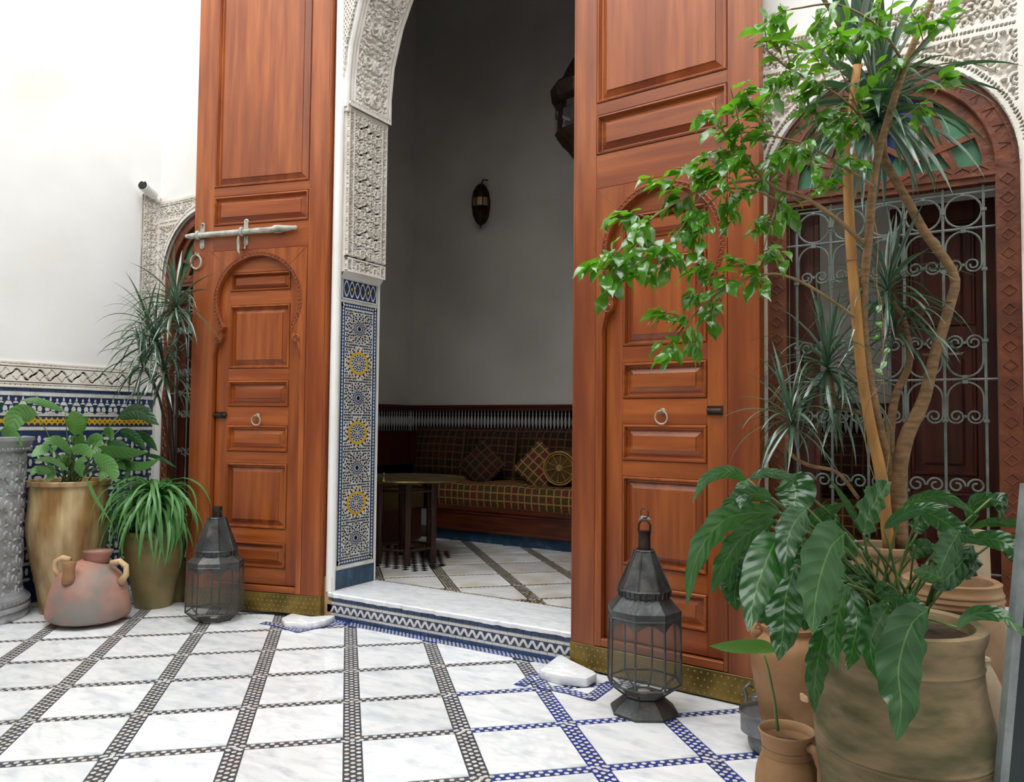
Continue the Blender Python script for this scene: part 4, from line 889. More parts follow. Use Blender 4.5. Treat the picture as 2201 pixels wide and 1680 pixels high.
# ================================================================ ALCOVE FURNITURE
SY = 6.58; SX0, SX1 = -5.0, AXR
so = empty('sofa', (-3.0, 6.95, ZF)); tag(so, 'long built-in wooden sofa bench with patterned woven cover along the alcove back wall', 'sofa'); sh_ = (-3.0, 6.95, ZF)
MB().b2((SX0, SY+.02, ZF), (SX1, AYB-.04, ZF+.11)).build('tiled_plinth', PLINTH, so, shift=sh_)
mb = MB().b2((SX0, SY, .30), (SX1, SY+.05, .52)); mb.b2((SX0, SY-.02, .30), (SX1, SY+.01, .325)); mb.b2((SX0, SY-.02, .505), (SX1, SY+.02, .55)); mb.b2((SX0, SY-.012, .475), (SX1, SY+.02, .495)); mb.b2((SX0, SY+.05, .30), (SX1, AYB-.08, .5)); mb.build('front_board', WOODS, so, shift=sh_)
def fabric_box(par, a, b, mt, nm, shift, n=24, bulge=.02, drape=0):
    mb = MB(); nx = n; x0, y0, z0 = a; x1, y1, z1 = b
    prof = [(y0+.01, z0), (y0-.004, z0+.05), (y0-.012, (z0+z1)/2), (y0, z1-.02), (y0+.03, z1), (y0+.25, z1+bulge), (y1-.1, z1+bulge), (y1, z1)]
    ln = [0]
    for k in range(1, len(prof)): ln.append(ln[-1]+math.dist(prof[k], prof[k-1]))
    V = []; F = []; UV = []
    for i in range(nx+1):
        x = x0+(x1-x0)*i/nx; wv = .006*math.sin(x*7.3)+.004*math.sin(x*17)
        for k, (y, z) in enumerate(prof): V.append((x, y+wv*(k < 4), z+wv*(k > 3)))
    m_ = len(prof)
    for i in range(nx):
        for k in range(m_-1):
            F.append((i*m_+k, (i+1)*m_+k, (i+1)*m_+k+1, i*m_+k+1)); xa, xb = x0+(x1-x0)*i/nx, x0+(x1-x0)*(i+1)/nx; UV.append([(xa, ln[k]), (xb, ln[k]), (xb, ln[k+1]), (xa, ln[k+1])])
    mb.add(V, F, 0, UV); return mb.build(nm, mt, par, smooth=True, shift=shift)
fabric_box(so, (SX0, SY+.0, .545), (SX1, AYB-.10, .775), KILIM, 'seat_mattress', sh_, 60)
s2 = empty('sofa', (-5.5, 5.9, ZF)); tag(s2, 'short dark sofa bench along the left alcove wall beside the tray table', 'sofa')
MB().b2((AXL+.04, 4.75, ZF), (-5.05, 6.5, .52)).build('front_board', WOODS, s2, shift=(-5.5, 5.9, ZF)); mb = MB().bev((AXL+.05, 4.75, .52), (-5.02, 6.5, .77), .04, 2); mb.build('seat_mattress', KILIMD, s2, shift=(-5.5, 5.9, ZF))
def cushion(name, P, w_, h_, t_, rot, label, grp, mt):
    mb = MB(); n = 10; V = []; F = []; UV = []
    for s in (1, -1):
        o_ = len(V)
        for i in range(n+1):
            for j in range(n+1):
                a, b = 2*i/n-1, 2*j/n-1; k = ((1-a*a)*(1-b*b))**.42; V.append((a*w_/2*(1-.05*(1-b*b)), s*t_/2*k, b*h_/2*(1-.05*(1-a*a))))
        for i in range(n):
            for j in range(n):
                q = (o_+i*(n+1)+j, o_+(i+1)*(n+1)+j, o_+(i+1)*(n+1)+j+1, o_+i*(n+1)+j+1); F.append(q if s < 0 else q[::-1]); uv = [((V[z][0]), (V[z][2])) for z in q]; UV.append(uv if s < 0 else uv[::-1])
    mb.add(V, F, 0, UV); o = mb.build(name, mt, None, smooth=True); o.location = P; o.rotation_euler = rot; tag(o, label, 'cushion', grp); return o
bc = [(-5.30, 'dark'), (-4.62, 'second'), (-3.92, 'third'), (-3.22, 'fourth'), (-2.45, 'fifth'), (-1.7, 'sixth'), (-.95, 'seventh')]
names = ['large plaid back cushion in the dark corner of the alcove', 'large plaid back cushion right of the dark corner, behind the first tilted cushion', 'large plaid back cushion between the two tilted cushions', 'large plaid back cushion behind the round yellow-ended bolster',
         'large plaid back cushion hidden behind the right door leaf', 'plaid back cushion seen low through the window grille, left one', 'plaid back cushion seen low through the window grille, right one']
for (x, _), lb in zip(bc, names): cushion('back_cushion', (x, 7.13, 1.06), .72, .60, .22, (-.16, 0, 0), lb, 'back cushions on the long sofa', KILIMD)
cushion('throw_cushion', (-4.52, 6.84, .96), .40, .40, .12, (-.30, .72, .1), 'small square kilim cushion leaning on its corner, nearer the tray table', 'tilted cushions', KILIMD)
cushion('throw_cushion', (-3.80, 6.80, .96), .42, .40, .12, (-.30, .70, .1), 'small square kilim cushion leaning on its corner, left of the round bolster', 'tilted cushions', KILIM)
bo_ = empty('round_bolster', (-3.53, 6.72, .965)); bo_.rotation_euler = (0, 0, .15); tag(bo_, 'round bolster on the sofa with a yellow ringed and spoked end facing out', 'bolster')
def turned(mb): mb.v = [(x, z, y) for x, y, z in mb.v]; return mb
turned(MB().lathe([(.001, -.02), (.15, -.02), (.17, 0), (.172, .05), (.172, .5), (.15, .52), (.001, .52)], 28)).build('bolster_body', KILIMD, bo_, smooth=True)
mb = MB(); mb.ring((0, -.03, 0), .160, .009, (0, 1, 0), 32, 6); mb.ring((0, -.035, 0), .138, .005, (0, 1, 0), 32, 5)
for k in range(10): a = 2*PI*k/10+.2; mb.tube([(.04*math.cos(a), -.03, .04*math.sin(a)), (.13*math.cos(a), -.028, .13*math.sin(a))], [.002, .005], 5)
mb.tube([(0, -.045, 0), (0, -.03, 0)], [.026, .038], 16); autosmooth(mb.build('yellow_trim', GOLD, bo_))
# tray table
TC = (-4.36, 5.38); tt = empty('tray_table', (TC[0], TC[1], ZF)); tag(tt, 'low round brass tray table on dark wooden legs in the alcove', 'table')
ztr = .70
MB().lathe([(.01, ztr), (.48, ztr), (.52, ztr+.012), (.53, ztr+.024), (.515, ztr+.022), (.47, ztr+.008), (.001, ztr+.006)], 48).build('brass_tray', TRAY, tt, smooth=True)
for k in range(6):
    a = 2*PI*k/6+.25; x, y = .27*math.cos(a), .27*math.sin(a); mb = MB(); mb.tube([(x, y, 0), (x, y, .03), (x, y, .1), (x, y, .14), (x, y, .45), (x, y, .5), (x, y, ztr-.01)], [.03, .026, .034, .026, .03, .036, .03], 8); mb.build('leg', WOODB, tt)
mb = MB()
for k in range(6):
    a, b = 2*PI*k/6+.25, 2*PI*(k+1)/6+.25
    for z in (.12, ztr-.08): mb.tube([(.27*math.cos(a), .27*math.sin(a), z), (.27*math.cos(b), .27*math.sin(b), z)], .014, 5)
mb.build('stretcher', WOODB, tt)
q = empty('incense_stand', (-4.30, 5.02, ZF+ztr+.014)); tag(q, 'tiny brass stand with a rod on the tray table', 'ornament')
MB().lathe([(.045, 0), (.045, .004), (.008, .012), (.006, .05), (.012, .055), (.012, .065), (.003, .07)], 14).build('stand_base', TRAY, q, smooth=True); MB().tube([(-.13, 0, .10), (-.06, 0, .0)], .003, 5).build('rod', TRAY, q)

# ================================================================ PIVOT STONES
def stone(px, h_, label):
    P = [on_floor(*p, h_) for p in px]; c = np.mean(P, 0); n = len(P); ring_ = []
    for k in range(n):      # rounded outline
        a, b, d = P[k-1], P[k], P[(k+1) % n]
        for t in (0, .5, 1): ring_.append(((1-t)**2*(b*.88+a*.12)+2*t*(1-t)*b+t*t*(b*.88+d*.12))-c)
    m_ = len(ring_); V = []; F = []
    for z, s in ((0, .96), (.012, 1), (h_-.012, 1.0), (h_-.003, .98), (h_, .94)): V += [(q[0]*s, q[1]*s, z) for q in ring_]
    for i in range(4):
        for k in range(m_): F.append((i*m_+k, i*m_+(k+1) % m_, (i+1)*m_+(k+1) % m_, (i+1)*m_+k))
    F.append(tuple(4*m_+k for k in range(m_))); mb = MB().add(V, F); o = autosmooth(mb.build('pivot_stone', SLAB, None)); o.location = (c[0], c[1], .002); tag(o, label, 'stone block', 'marble pivot stones under the door leaves'); return o
stone([(1157, 1440), (1203, 1405), (1226, 1418), (1285, 1446), (1262, 1458), (1205, 1452)], .05, 'worn white marble pivot block under the hinge of the right door leaf')
stone([(604, 1328), (625, 1318), (668, 1325), (722, 1322), (700, 1333), (660, 1341), (612, 1337)], .04, 'worn white marble pivot block under the hinge of the left door leaf')

# ================================================================ FLOOR LANTERNS
def lantern(P, rows, label, foot, tilt=0, big=True):
    S = (P[0], P[1], 0); pr = {k: (h*depth((P[0], P[1], height(P, y)))/FPX, height(P, y)) for k, (y, h) in rows.items()}
    q = empty('floor_lantern', S); tag(q, label, 'lantern'); ro = PI/8+yaw+tilt; N8 = 8
    def pt(k, a): r, z = pr[k]; return (r*math.cos(a), r*math.sin(a), z)
    ang = [ro+2*PI*k/8 for k in range(8)]
    if foot: autosmooth(MB().lathe([pr['foot0'], (pr['foot0'][0], pr['foot0'][1]+.012), pr['foot1'], pr['g0']], 8, rot=ro).build('foot', TIN, q), 20)
    MB().lathe([(.001, pr['g0'][1]+.001), (pr['g0'][0], pr['g0'][1]+.002)], 8, rot=ro, cap=False).build('bottom_plate', TIN, q)
    for a_, b_ in (('g0', 'g1'), ('g1', 'g2')):
        for k in range(8):
            A, B = ang[k], ang[(k+1) % 8]; MB().add([pt(a_, A), pt(a_, B), pt(b_, B), pt(b_, A)], [(0, 1, 2, 3)]).build('glass_pane', PANE, q)
    mb = MB()
    for k in range(8): mb.tube([pt('g0', ang[k]), pt('g1', ang[k]), pt('g2', ang[k])], .0055, 5)
    for kk in ('g0', 'g1', 'g2'):
        mb.tube([pt(kk, a) for a in ang], .0055, 5, closed=True)
    mb.build('glazing_bars', TIN, q)
    # scalloped valance under the eave
    r, z = pr['g2']; dz = (pr['g2'][1]-pr['g1'][1])*.17
    for k in range(8):
        A, B = Vector(pt('g2', ang[k])), Vector(pt('g2', ang[(k+1) % 8])); top = []; bot = []; n = 10
        for j in range(n+1):
            t = j/n; p = A.lerp(B, t)*1.0; p = Vector((p.x*1.012, p.y*1.012, p.z)); top.append(tuple(p)); u = abs(2*t-1); bot.append((p.x, p.y, p.z-dz*(.28+.72*u**1.6)))
        MB().strip(top, bot).build('valance', TIN, q)
    autosmooth(MB().lathe([pr['g2'], pr['e0'], pr['e1'], pr['n0']], 8, rot=ro, cap=False).build('eave', TIN, q), 20)
    mb = MB().lathe([pr['n0'], (pr['r0'][0]*.96, (pr['n0'][1]+pr['r0'][1])/2), pr['r0']], 16, cap=False)
    for k in range(28): a = 2*PI*k/28; rr = pr['r0'][0]*.97; mb.tube([(rr*math.cos(a), rr*math.sin(a), pr['n0'][1]), (rr*1.03*math.cos(a), rr*1.03*math.sin(a), pr['r0'][1])], .004, 4)
    mb.build('fluted_collar', TIN, q)
    autosmooth(MB().lathe([pr['r0'], pr['r1']], 8, rot=ro).build('roof', TIN, q), 20); mb = MB()
    for k in range(8): mb.tube([pt('r0', ang[k]), pt('r1', ang[k])], .005, 4)
    mb.tube([pt('r0', a) for a in ang], .007, 5, closed=True); mb.tube([pt('r1', a) for a in ang], .006, 5, closed=True)
    mb.build('roof_ribs', TIN, q)
    autosmooth(MB().lathe([pr['c0'], pr['c1']], 14).build('chimney', IRON, q))
    if big:
        z = pr['c1'][1]; mb = MB(); rr = pr['c1'][0]; mb.tube([(-rr, 0, z-.01), (-rr, 0, z+.03), (-rr*.5, 0, z+.05), (rr*.5, 0, z+.05), (rr, 0, z+.03), (rr, 0, z-.01)], .005, 6); mb.ring((0, 0, z+.085), .024, .0025, (.3, 1, 0), 18, 5); mb.build('hanging_ring', IRON, q)
        o = MB().add([(-.03, 0, z+.052), (-.01, -.012, z+.075), (.02, -.004, z+.070), (.035, 0, z+.056), (.0, .012, z+.055)], [(0, 1, 4), (1, 2, 4), (2, 3, 4)]).build('paper_scrap', WHITEP, q)
    else: o = MB().tube([(.03, 0, pr['r1'][1]), (.05, 0, pr['r1'][1]+.02), (.045, 0, pr['r1'][1]+.04), (.02, 0, pr['c1'][1]-.01)], .005, 6).build('broken_wire', IRON, q)
    z = pr['g0'][1]; o = MB().lathe([(.001, z+.004), (.028, z+.004), (.03, z+.016), (.001, z+.014)], 14).build('tea_light', WHITEP, q, smooth=True)
    return q
P = on_floor(1384, 1527)
lantern(P, dict(foot0=(1529, 74), foot1=(1493, 40), g0=(1490, 42), g1=(1462, 80), g2=(1320, 78), e0=(1314, 80), e1=(1305, 80), n0=(1278, 54), r0=(1264, 57), r1=(1182, 21), c0=(1180, 13), c1=(1140, 13)), 'large octagonal glass and tin lantern on the floor before the right door leaf', True)
P = on_floor(461, 1330)
lantern(P, dict(g0=(1329, 38), g1=(1310, 59), g2=(1212, 57), e0=(1209, 58), e1=(1203, 58), n0=(1190, 42), r0=(1180, 43), r1=(1112, 18), c0=(1112, 11), c1=(1088, 10)), 'octagonal glass and tin lantern without a foot before the left door leaf', False, tilt=.1, big=False)
# ================================================================ FOUNTAIN, POTS
FC = (-6.12, 2.66)
fo = empty('fountain', (FC[0], FC[1], 0)); tag(fo, 'carved grey drum-shaped wall fountain with beaded silver mouldings at the far left', 'fountain')
MB().lathe([(.378, .10), (.378, 1.22)], 64).build('drum_core', CARVED2, fo, smooth=True)
def cyl_pos(u, v): a = -2.0+u*3.6; N_ = np.stack([np.cos(a), np.sin(a), 0*a], -1); P = np.stack([FC[0]*0+0.38*np.cos(a), 0.38*np.sin(a), .13+v*1.03], -1); return P, N_, u*3.6*0.38, v*1.03
PET = drop(.0, .05, .42, PI/2, .10)+drop(.10, .10, .30, .9, .07)+drop(.5, .55, .42, PI/2, .10)+drop(.40, .60, .30, PI-.9, .07)+drop(.22, .5, .16, .4, .04)+drop(.28, .98, .16, PI-.4, .04)+drop(0, .55, .2, 1.57, .05)+drop(.5, .05, .2, 1.57, .05)
relief('carved_leaves', fo, 260, 170, cyl_pos, lambda U, V: motif(U, V, PET, .17, .21), .012, CARVED)
autosmooth(MB().lathe([(.425, 0), (.435, .03), (.425, .06), (.44, .065), (.445, .085), (.43, .10), (.425, .145), (.405, .165), (.40, .18), (.38, .19)], 72).build('base_moulding', SILVER, fo))
autosmooth(MB().lathe([(.38, 1.16), (.405, 1.17), (.41, 1.20), (.42, 1.21), (.425, 1.235), (.435, 1.24), (.435, 1.265), (.40, 1.27), (.34, 1.20)], 72).build('rim_moulding', SILVER, fo))
b1 = MB().box((0, 0, 0), (.012, .034, .028)); b1.box((.008, 0, 0), (.008, .01, .01)); b1 = b1.build('bead', SILVER, fo); b2_ = MB().lathe([(.001, -.009), (.007, -.005), (.009, 0), (.007, .005), (.001, .009)], 8).build('bead', SILVER, fo, smooth=True)
first = True
for k in range(60):
    a = -PI*.75+k*2*PI/72
    for src, r, z in ((b1, .430, .122), (b2_, .413, 1.185)):
        if k == 0: src.location = (r*math.cos(a), r*math.sin(a), z); src.rotation_euler = (0, 0, a)
        else: inst(src, fo, (r*math.cos(a), r*math.sin(a), z), (0, 0, a))

def pot(name, P, rows, mt, label, cat, rim=.018, soil=.05, seg=40, soilm=SOIL):
    q = empty(name, (P[0], P[1], 0)); tag(q, label, cat); pr = row_profile(P, rows); pr = [(r, max(0., z)) for r, z in pr]; pr[0] = (pr[0][0], 0)
    # smooth the outline
    out = [pr[0]]
    for k in range(1, len(pr)):
        a, b = pr[k-1], pr[k]; p0 = pr[max(0, k-2)]; p3 = pr[min(len(pr)-1, k+1)]
        for t in (.34, .67, 1):
            f = lambda i: .5*((2*a[i])+(-p0[i]+b[i])*t+(2*p0[i]-5*a[i]+4*b[i]-p3[i])*t*t+(-p0[i]+3*a[i]-3*b[i]+p3[i])*t**3)
            out.append((f(0), f(1)))
    R_, zt = out[-1]; out += [(R_-rim*.3, zt+.006), (R_-rim, zt), (R_-rim*1.3, zt-.03), (R_-rim*1.5, zt-soil-.03)]
    autosmooth(MB().lathe(out, seg, cap=False).build('body', mt, q), 40)
    MB().lathe([(.001, zt-soil), (R_-rim*1.2, zt-soil-.004)], 24, cap=False).build('soil' if soilm is SOIL else 'inside', soilm, q)
    return q, zt
PJ = on_floor(140, 1311); jar, zj_ = pot('tall_jar', PJ, [(1318, 48), (1285, 52), (1250, 58), (1200, 69), (1160, 76), (1125, 79), (1105, 78), (1085, 76), (1050, 75), (1041, 75), (1040, 80), (1032, 81)], GLAZE, 'tall ochre glazed clay jar holding the light green broad-leaved plant by the fountain', 'jar')
PG = on_floor(330, 1301); gp, zg_ = pot('plant_pot', PG, [(1308, 37), (1290, 39), (1250, 47), (1210, 56), (1170, 63), (1150, 62), (1146, 66), (1138, 66)], CLAYM, 'olive brown clay pot under the arching grass plant, left of the small lantern', 'pot')
PU = on_floor(1941, 1830); urn, zu_ = pot('large_urn', PU, [(1838, 122.5), (1780, 141.6), (1730, 155.0), (1680, 166.5), (1621, 173.2), (1606, 172.3), (1603, 176.1), (1599, 173.2), (1594, 177.0), (1588, 175.1), (1563, 177.0), (1520, 172.3), (1470, 160.8), (1420, 155.0), (1412, 157.9), (1405, 155.0), (1370, 155.0), (1362, 159.8), (1345, 163.6), (1334, 162.7)], CLAYG, 'biggest mossy terracotta urn in the right foreground, full of the dark broad-leaved plant', 'urn', rim=.035, soil=.03)
P2 = on_floor(2050, 1672); pot('ridged_urn', P2, [(1680, 60), (1560, 85), (1400, 100), (1320, 100), (1297, 90), (1292, 98), (1284, 96), (1280, 100), (1272, 97), (1268, 99), (1258, 94), (1246, 95)], CLAY, 'terracotta urn with a ridged rim standing just behind the biggest urn', 'urn', rim=.03, soil=.05)
P3 = on_floor(1905, 1592); tp, z3_ = pot('tree_pot', P3, [(1600, 45), (1480, 62), (1360, 72), (1280, 74), (1215, 66), (1195, 60), (1185, 68), (1172, 68)], CLAY, 'terracotta pot with the tree stems, behind the broad leaves under the window', 'pot', rim=.02, soil=.04)
P4 = on_floor(2078, 1604); pot('pale_pot', P4, [(1610, 42), (1420, 46), (1250, 49), (1160, 47), (1152, 50), (1142, 50)], CLAYL, 'pale straight-sided clay pot against the wall below the right side of the grille', 'pot')
P5 = on_floor(2112, 1750); pot('round_jar', P5, [(1758, 22), (1690, 36), (1610, 46), (1530, 49), (1480, 42), (1440, 26), (1425, 18), (1415, 20)], CLAYL, 'pale round-bellied jar half hidden at the right of the biggest urn', 'jar', rim=.01, soil=.02)
P6 = on_floor(1699, 1606); rp_, _ = pot('red_pot', P6, [(1616, 44), (1580, 54), (1540, 62), (1500, 69), (1450, 78), (1410, 81), (1385, 78), (1368, 68), (1358, 58), (1350, 60), (1343, 62)], CLAYR, 'reddish terracotta pot with small horned lugs between the right door leaf and the biggest urn', 'pot')
for s in (-1, .25):
    a = math.radians(200)+s*.35; r, z = row_profile(P6, [(1366, 66)])[0]; b = Vector((r*math.cos(a), r*math.sin(a), z)); o = Vector((math.cos(a), math.sin(a), 0))
    MB().tube([b-o*.01, b+o*.02+Z_*.012, b+o*.022+Z_*.035, b+o*.005+Z_*.05], [.022, .02, .013, .004], 8).build('lug', CLAYR, rp_, smooth=True)
P7 = on_floor(1692, 1744); jg, z7_ = pot('small_jug', P7, [(1756, 42), (1725, 60), (1695, 66), (1665, 65), (1640, 60), (1618, 51), (1606, 48), (1590, 52), (1570, 59)], CLAYR, 'small terracotta jug with one handle and a single-leaf seedling, in front at the right', 'jug', rim=.008, soil=.05)
pr = row_profile(P7, [(1592, 52), (1640, 60), (1690, 66)]); a = yaw-.95; o = Vector((math.cos(a), math.sin(a), 0))
MB().tube([o*(pr[0][0]-.006)+Z_*(pr[0][1]+.01), o*(pr[0][0]+.03)+Z_*(pr[0][1]+.0), o*(pr[1][0]+.038)+Z_*(pr[1][1]+.03), o*(pr[1][0]+.036)+Z_*(pr[1][1]-.02), o*(pr[2][0]-.004)+Z_*(pr[2][1]-.01)], [.017, .018, .016, .015, .018], 10).build('handle', CLAYR, jg, smooth=True)
P8 = on_floor(1652, 1612); bw, _ = pot('metal_bowl', P8, [(1622, 26), (1612, 36), (1595, 43), (1578, 42), (1566, 35), (1560, 36), (1550, 46), (1538, 58), (1530, 62)], PEWTER, 'dull grey metal bowl with a wide flared rim beside the small jug', 'bowl', rim=.006, soil=.05, soilm=PEWTER)
P9 = on_floor(1628, 1560); q = empty('metal_pitcher', (P9[0], P9[1], 0)); tag(q, 'small grey metal pitcher with a curled handle behind the metal bowl', 'pitcher'); prr = row_profile(P9, [(1568, 14), (1550, 22), (1530, 20), (1512, 12), (1500, 12), (1494, 16)]); prr[0] = (prr[0][0], 0)
MB().lathe(prr, 20).build('body', PEWTER, q, smooth=True); a = yaw+PI; o = Vector((math.cos(a), math.sin(a), 0)); zt = prr[-1][1]
MB().tube([o*.02+Z_*(zt-.05), o*.055+Z_*(zt-.04), o*.05+Z_*(zt), o*.062+Z_*(zt+.03), o*.04+Z_*(zt+.05), o*.02+Z_*(zt+.035)], [.008, .008, .007, .008, .009, .006], 8).build('handle', PEWTER, q, smooth=True)
# pink keg-shaped jug with two handles
PK = on_floor(190, 1336); kj = empty('two_handled_jug', (PK[0], PK[1], 0)); tag(kj, 'squat pink smoke-stained clay jug with two ring handles, before the tall ochre jar', 'jug')
pr = row_profile(PK, [(1336, 12), (1334, 42), (1329, 66), (1321, 81), (1315, 83), (1300, 82), (1275, 78), (1250, 71), (1232, 60), (1218, 46), (1206, 28), (1202, 20)]); pr[0] = (pr[0][0], 0)
autosmooth(MB().lathe(pr, 40).build('body', CLAYJ, kj), 50)
sr = depth(PK)/FPX; zc = lambda y: height(PK, y)
rr = Vector((_r[0], _r[1], 0)); ff = Vector((-_fw[0], -_fw[1], 0))
def kp(x, y, fr=0): return rr*((x-188)*sr)+Z_*zc(y)+ff*fr
MB().tube([kp(199, 1206, -.02), kp(200, 1196, -.02), kp(201, 1188, -.02), kp(201, 1183, -.02)], [.085, .078, .09, .098], 20).build('neck', CLAYJ, kj, smooth=True)
MB().tube([kp(177, 1238, .19), kp(177, 1225, .20), kp(178, 1212, .205), kp(179, 1196, .205)], [.045, .037, .036, .043], 14).build('spout', CLAYR, kj, smooth=True)
MB().tube([kp(150, 1202, .03), kp(134, 1197, .03), kp(119, 1205, .03), kp(117, 1222, .03), kp(128, 1236, .03)], [.022, .019, .018, .018, .024], 10).build('handle', CLAYP, kj, smooth=True)
MB().tube([kp(238, 1208, .03), kp(256, 1203, .03), kp(270, 1213, .03), kp(271, 1232, .03), kp(258, 1248, .03)], [.022, .02, .019, .02, .028], 10).build('handle', CLAYP, kj, smooth=True)
# board at the right border
q0, q1 = at(2128, 1905, 2.33), at(2206, 1040, 2.33); q0 = Vector((q0[0], q0[1], 0)); q1 = Vector((q1[0], q1[1], q1[2])); up = (q1-q0); rx = Vector((_r[0], _r[1], 0))
bd = empty('leaning_board', tuple(q0)); tag(bd, 'dark upright board with a pale grey edge at the right border of the picture', 'board')
def slabq(a, b, dx0, dx1, dy0, dy1): 
    V = [];
    for p in (a, b):
        for x, y in ((dx0, dy0), (dx1, dy0), (dx1, dy1), (dx0, dy1)): V.append(p+rx*x-ff*y)
    return V, [(0, 3, 2, 1), (4, 5, 6, 7), (0, 1, 5, 4), (1, 2, 6, 5), (2, 3, 7, 6), (3, 0, 4, 7)]
Z0 = Vector((0, 0, 0)); v, f = slabq(Z0, up, 0, .026, 0, .03); MB().add(v, f).build('grey_edge', EDGE, bd); v, f = slabq(Z0, up, .026, .35, .004, .026); MB().add(v, f).build('board_face', DARKB, bd)

# ================================================================ PLANTS
def catm(P, n):
    P = [Vector(p) for p in P]; P = [P[0]*2-P[1]]+P+[P[-1]*2-P[-2]]; out = []; m_ = len(P)-3
    for i in range(n+1):
        s = m_*i/n; k = min(int(s), m_-1); t = s-k; a, b, c, d = P[k:k+4]
        out.append(.5*((2*b)+(c-a)*t+(2*a-5*b+4*c-d)*t*t+(-a+3*b-3*c+d)*t**3))
    return out
def broad_leaf(parent, px, wpx, d0, d1, mt, org, tilt=0, fold=.18, wavy=.010, n=18, name='leaf'):
    pts = [at(x, y, d0+(d1-d0)*k/(len(px)-1)) for k, (x, y) in enumerate(px)]; S = catm(pts, n); V = []; F = []; UV = []; vd = Vector(tuple(FW)); ph = random.random()*6
    L_ = sum((S[k+1]-S[k]).length for k in range(n)); cum = 0; us = []
    for k in range(n+1):
        t = k/n; T = (S[min(k+1, n)]-S[max(k-1, 0)]).normalized(); side = T.cross(vd); side = side.normalized() if side.length > .05 else Vector((1, 0, 0)); nor = side.cross(T).normalized()
        if nor.dot(vd) > 0: nor = -nor
        side = (side*math.cos(tilt)+nor*math.sin(tilt)).normalized(); nor2 = T.cross(side).normalized()
        if nor2.dot(vd) > 0: nor2 = -nor2
        w_ = wpx*(d0+(d1-d0)*t)/FPX/2*(max(0, math.sin(PI*min(1, t**.78)))**.72)*(1 if t < .8 else 1-(t-.8)*1.6)
        if k in (0, n): w_ = .0008
        for j in (-2, -1, 0, 1, 2):
            a = j/2; V.append(S[k]+side*w_*a+nor2*(w_*fold*abs(a)*1.6-w_*.35*a*a+wavy*abs(a)*math.sin(t*30+ph+(1.5 if j > 0 else 0))*min(1, w_*30)))
        us.append(t*L_*1.6)
    for k in range(n):
        for j in range(4):
            F.append((k*5+j, k*5+j+1, (k+1)*5+j+1, (k+1)*5+j)); a, b = (j-2)/2, (j-1)/2; u0, u1 = k/n, (k+1)/n; UV.append([(u0, a), (u0, b), (u1, b), (u1, a)])
    c = S[n//2]; mb = MB().add([tuple(v-c) for v in V], F, 0, UV); o = mb.build(name, mt, parent, smooth=True); o.location = c-Vector(org); return S[0]
def stalk(parent, A, B, org, r=.004, bow=.05, mt=PETIOLE, name='stalk'):
    A, B = Vector(A), Vector(B); M_ = A.lerp(B, .55)+Vector((0, 0, bow)); MB().tube([tuple(p-Vector(org)) for p in catm([A, M_, B], 6)], [r*1.3]*3+[r]*4, 5).build(name, mt, parent, smooth=True)
KD = .905
bl = empty('broad_leaved_plant', (PU[0], PU[1], zu_-.03)); tag(bl, 'dark glossy broad-leaved plant with long drooping leaves in the biggest urn', 'plant'); og = (PU[0], PU[1], zu_-.03)
q = lambda *p: [(1400+x/2.4, 980+y/2.4) for x, y in p]
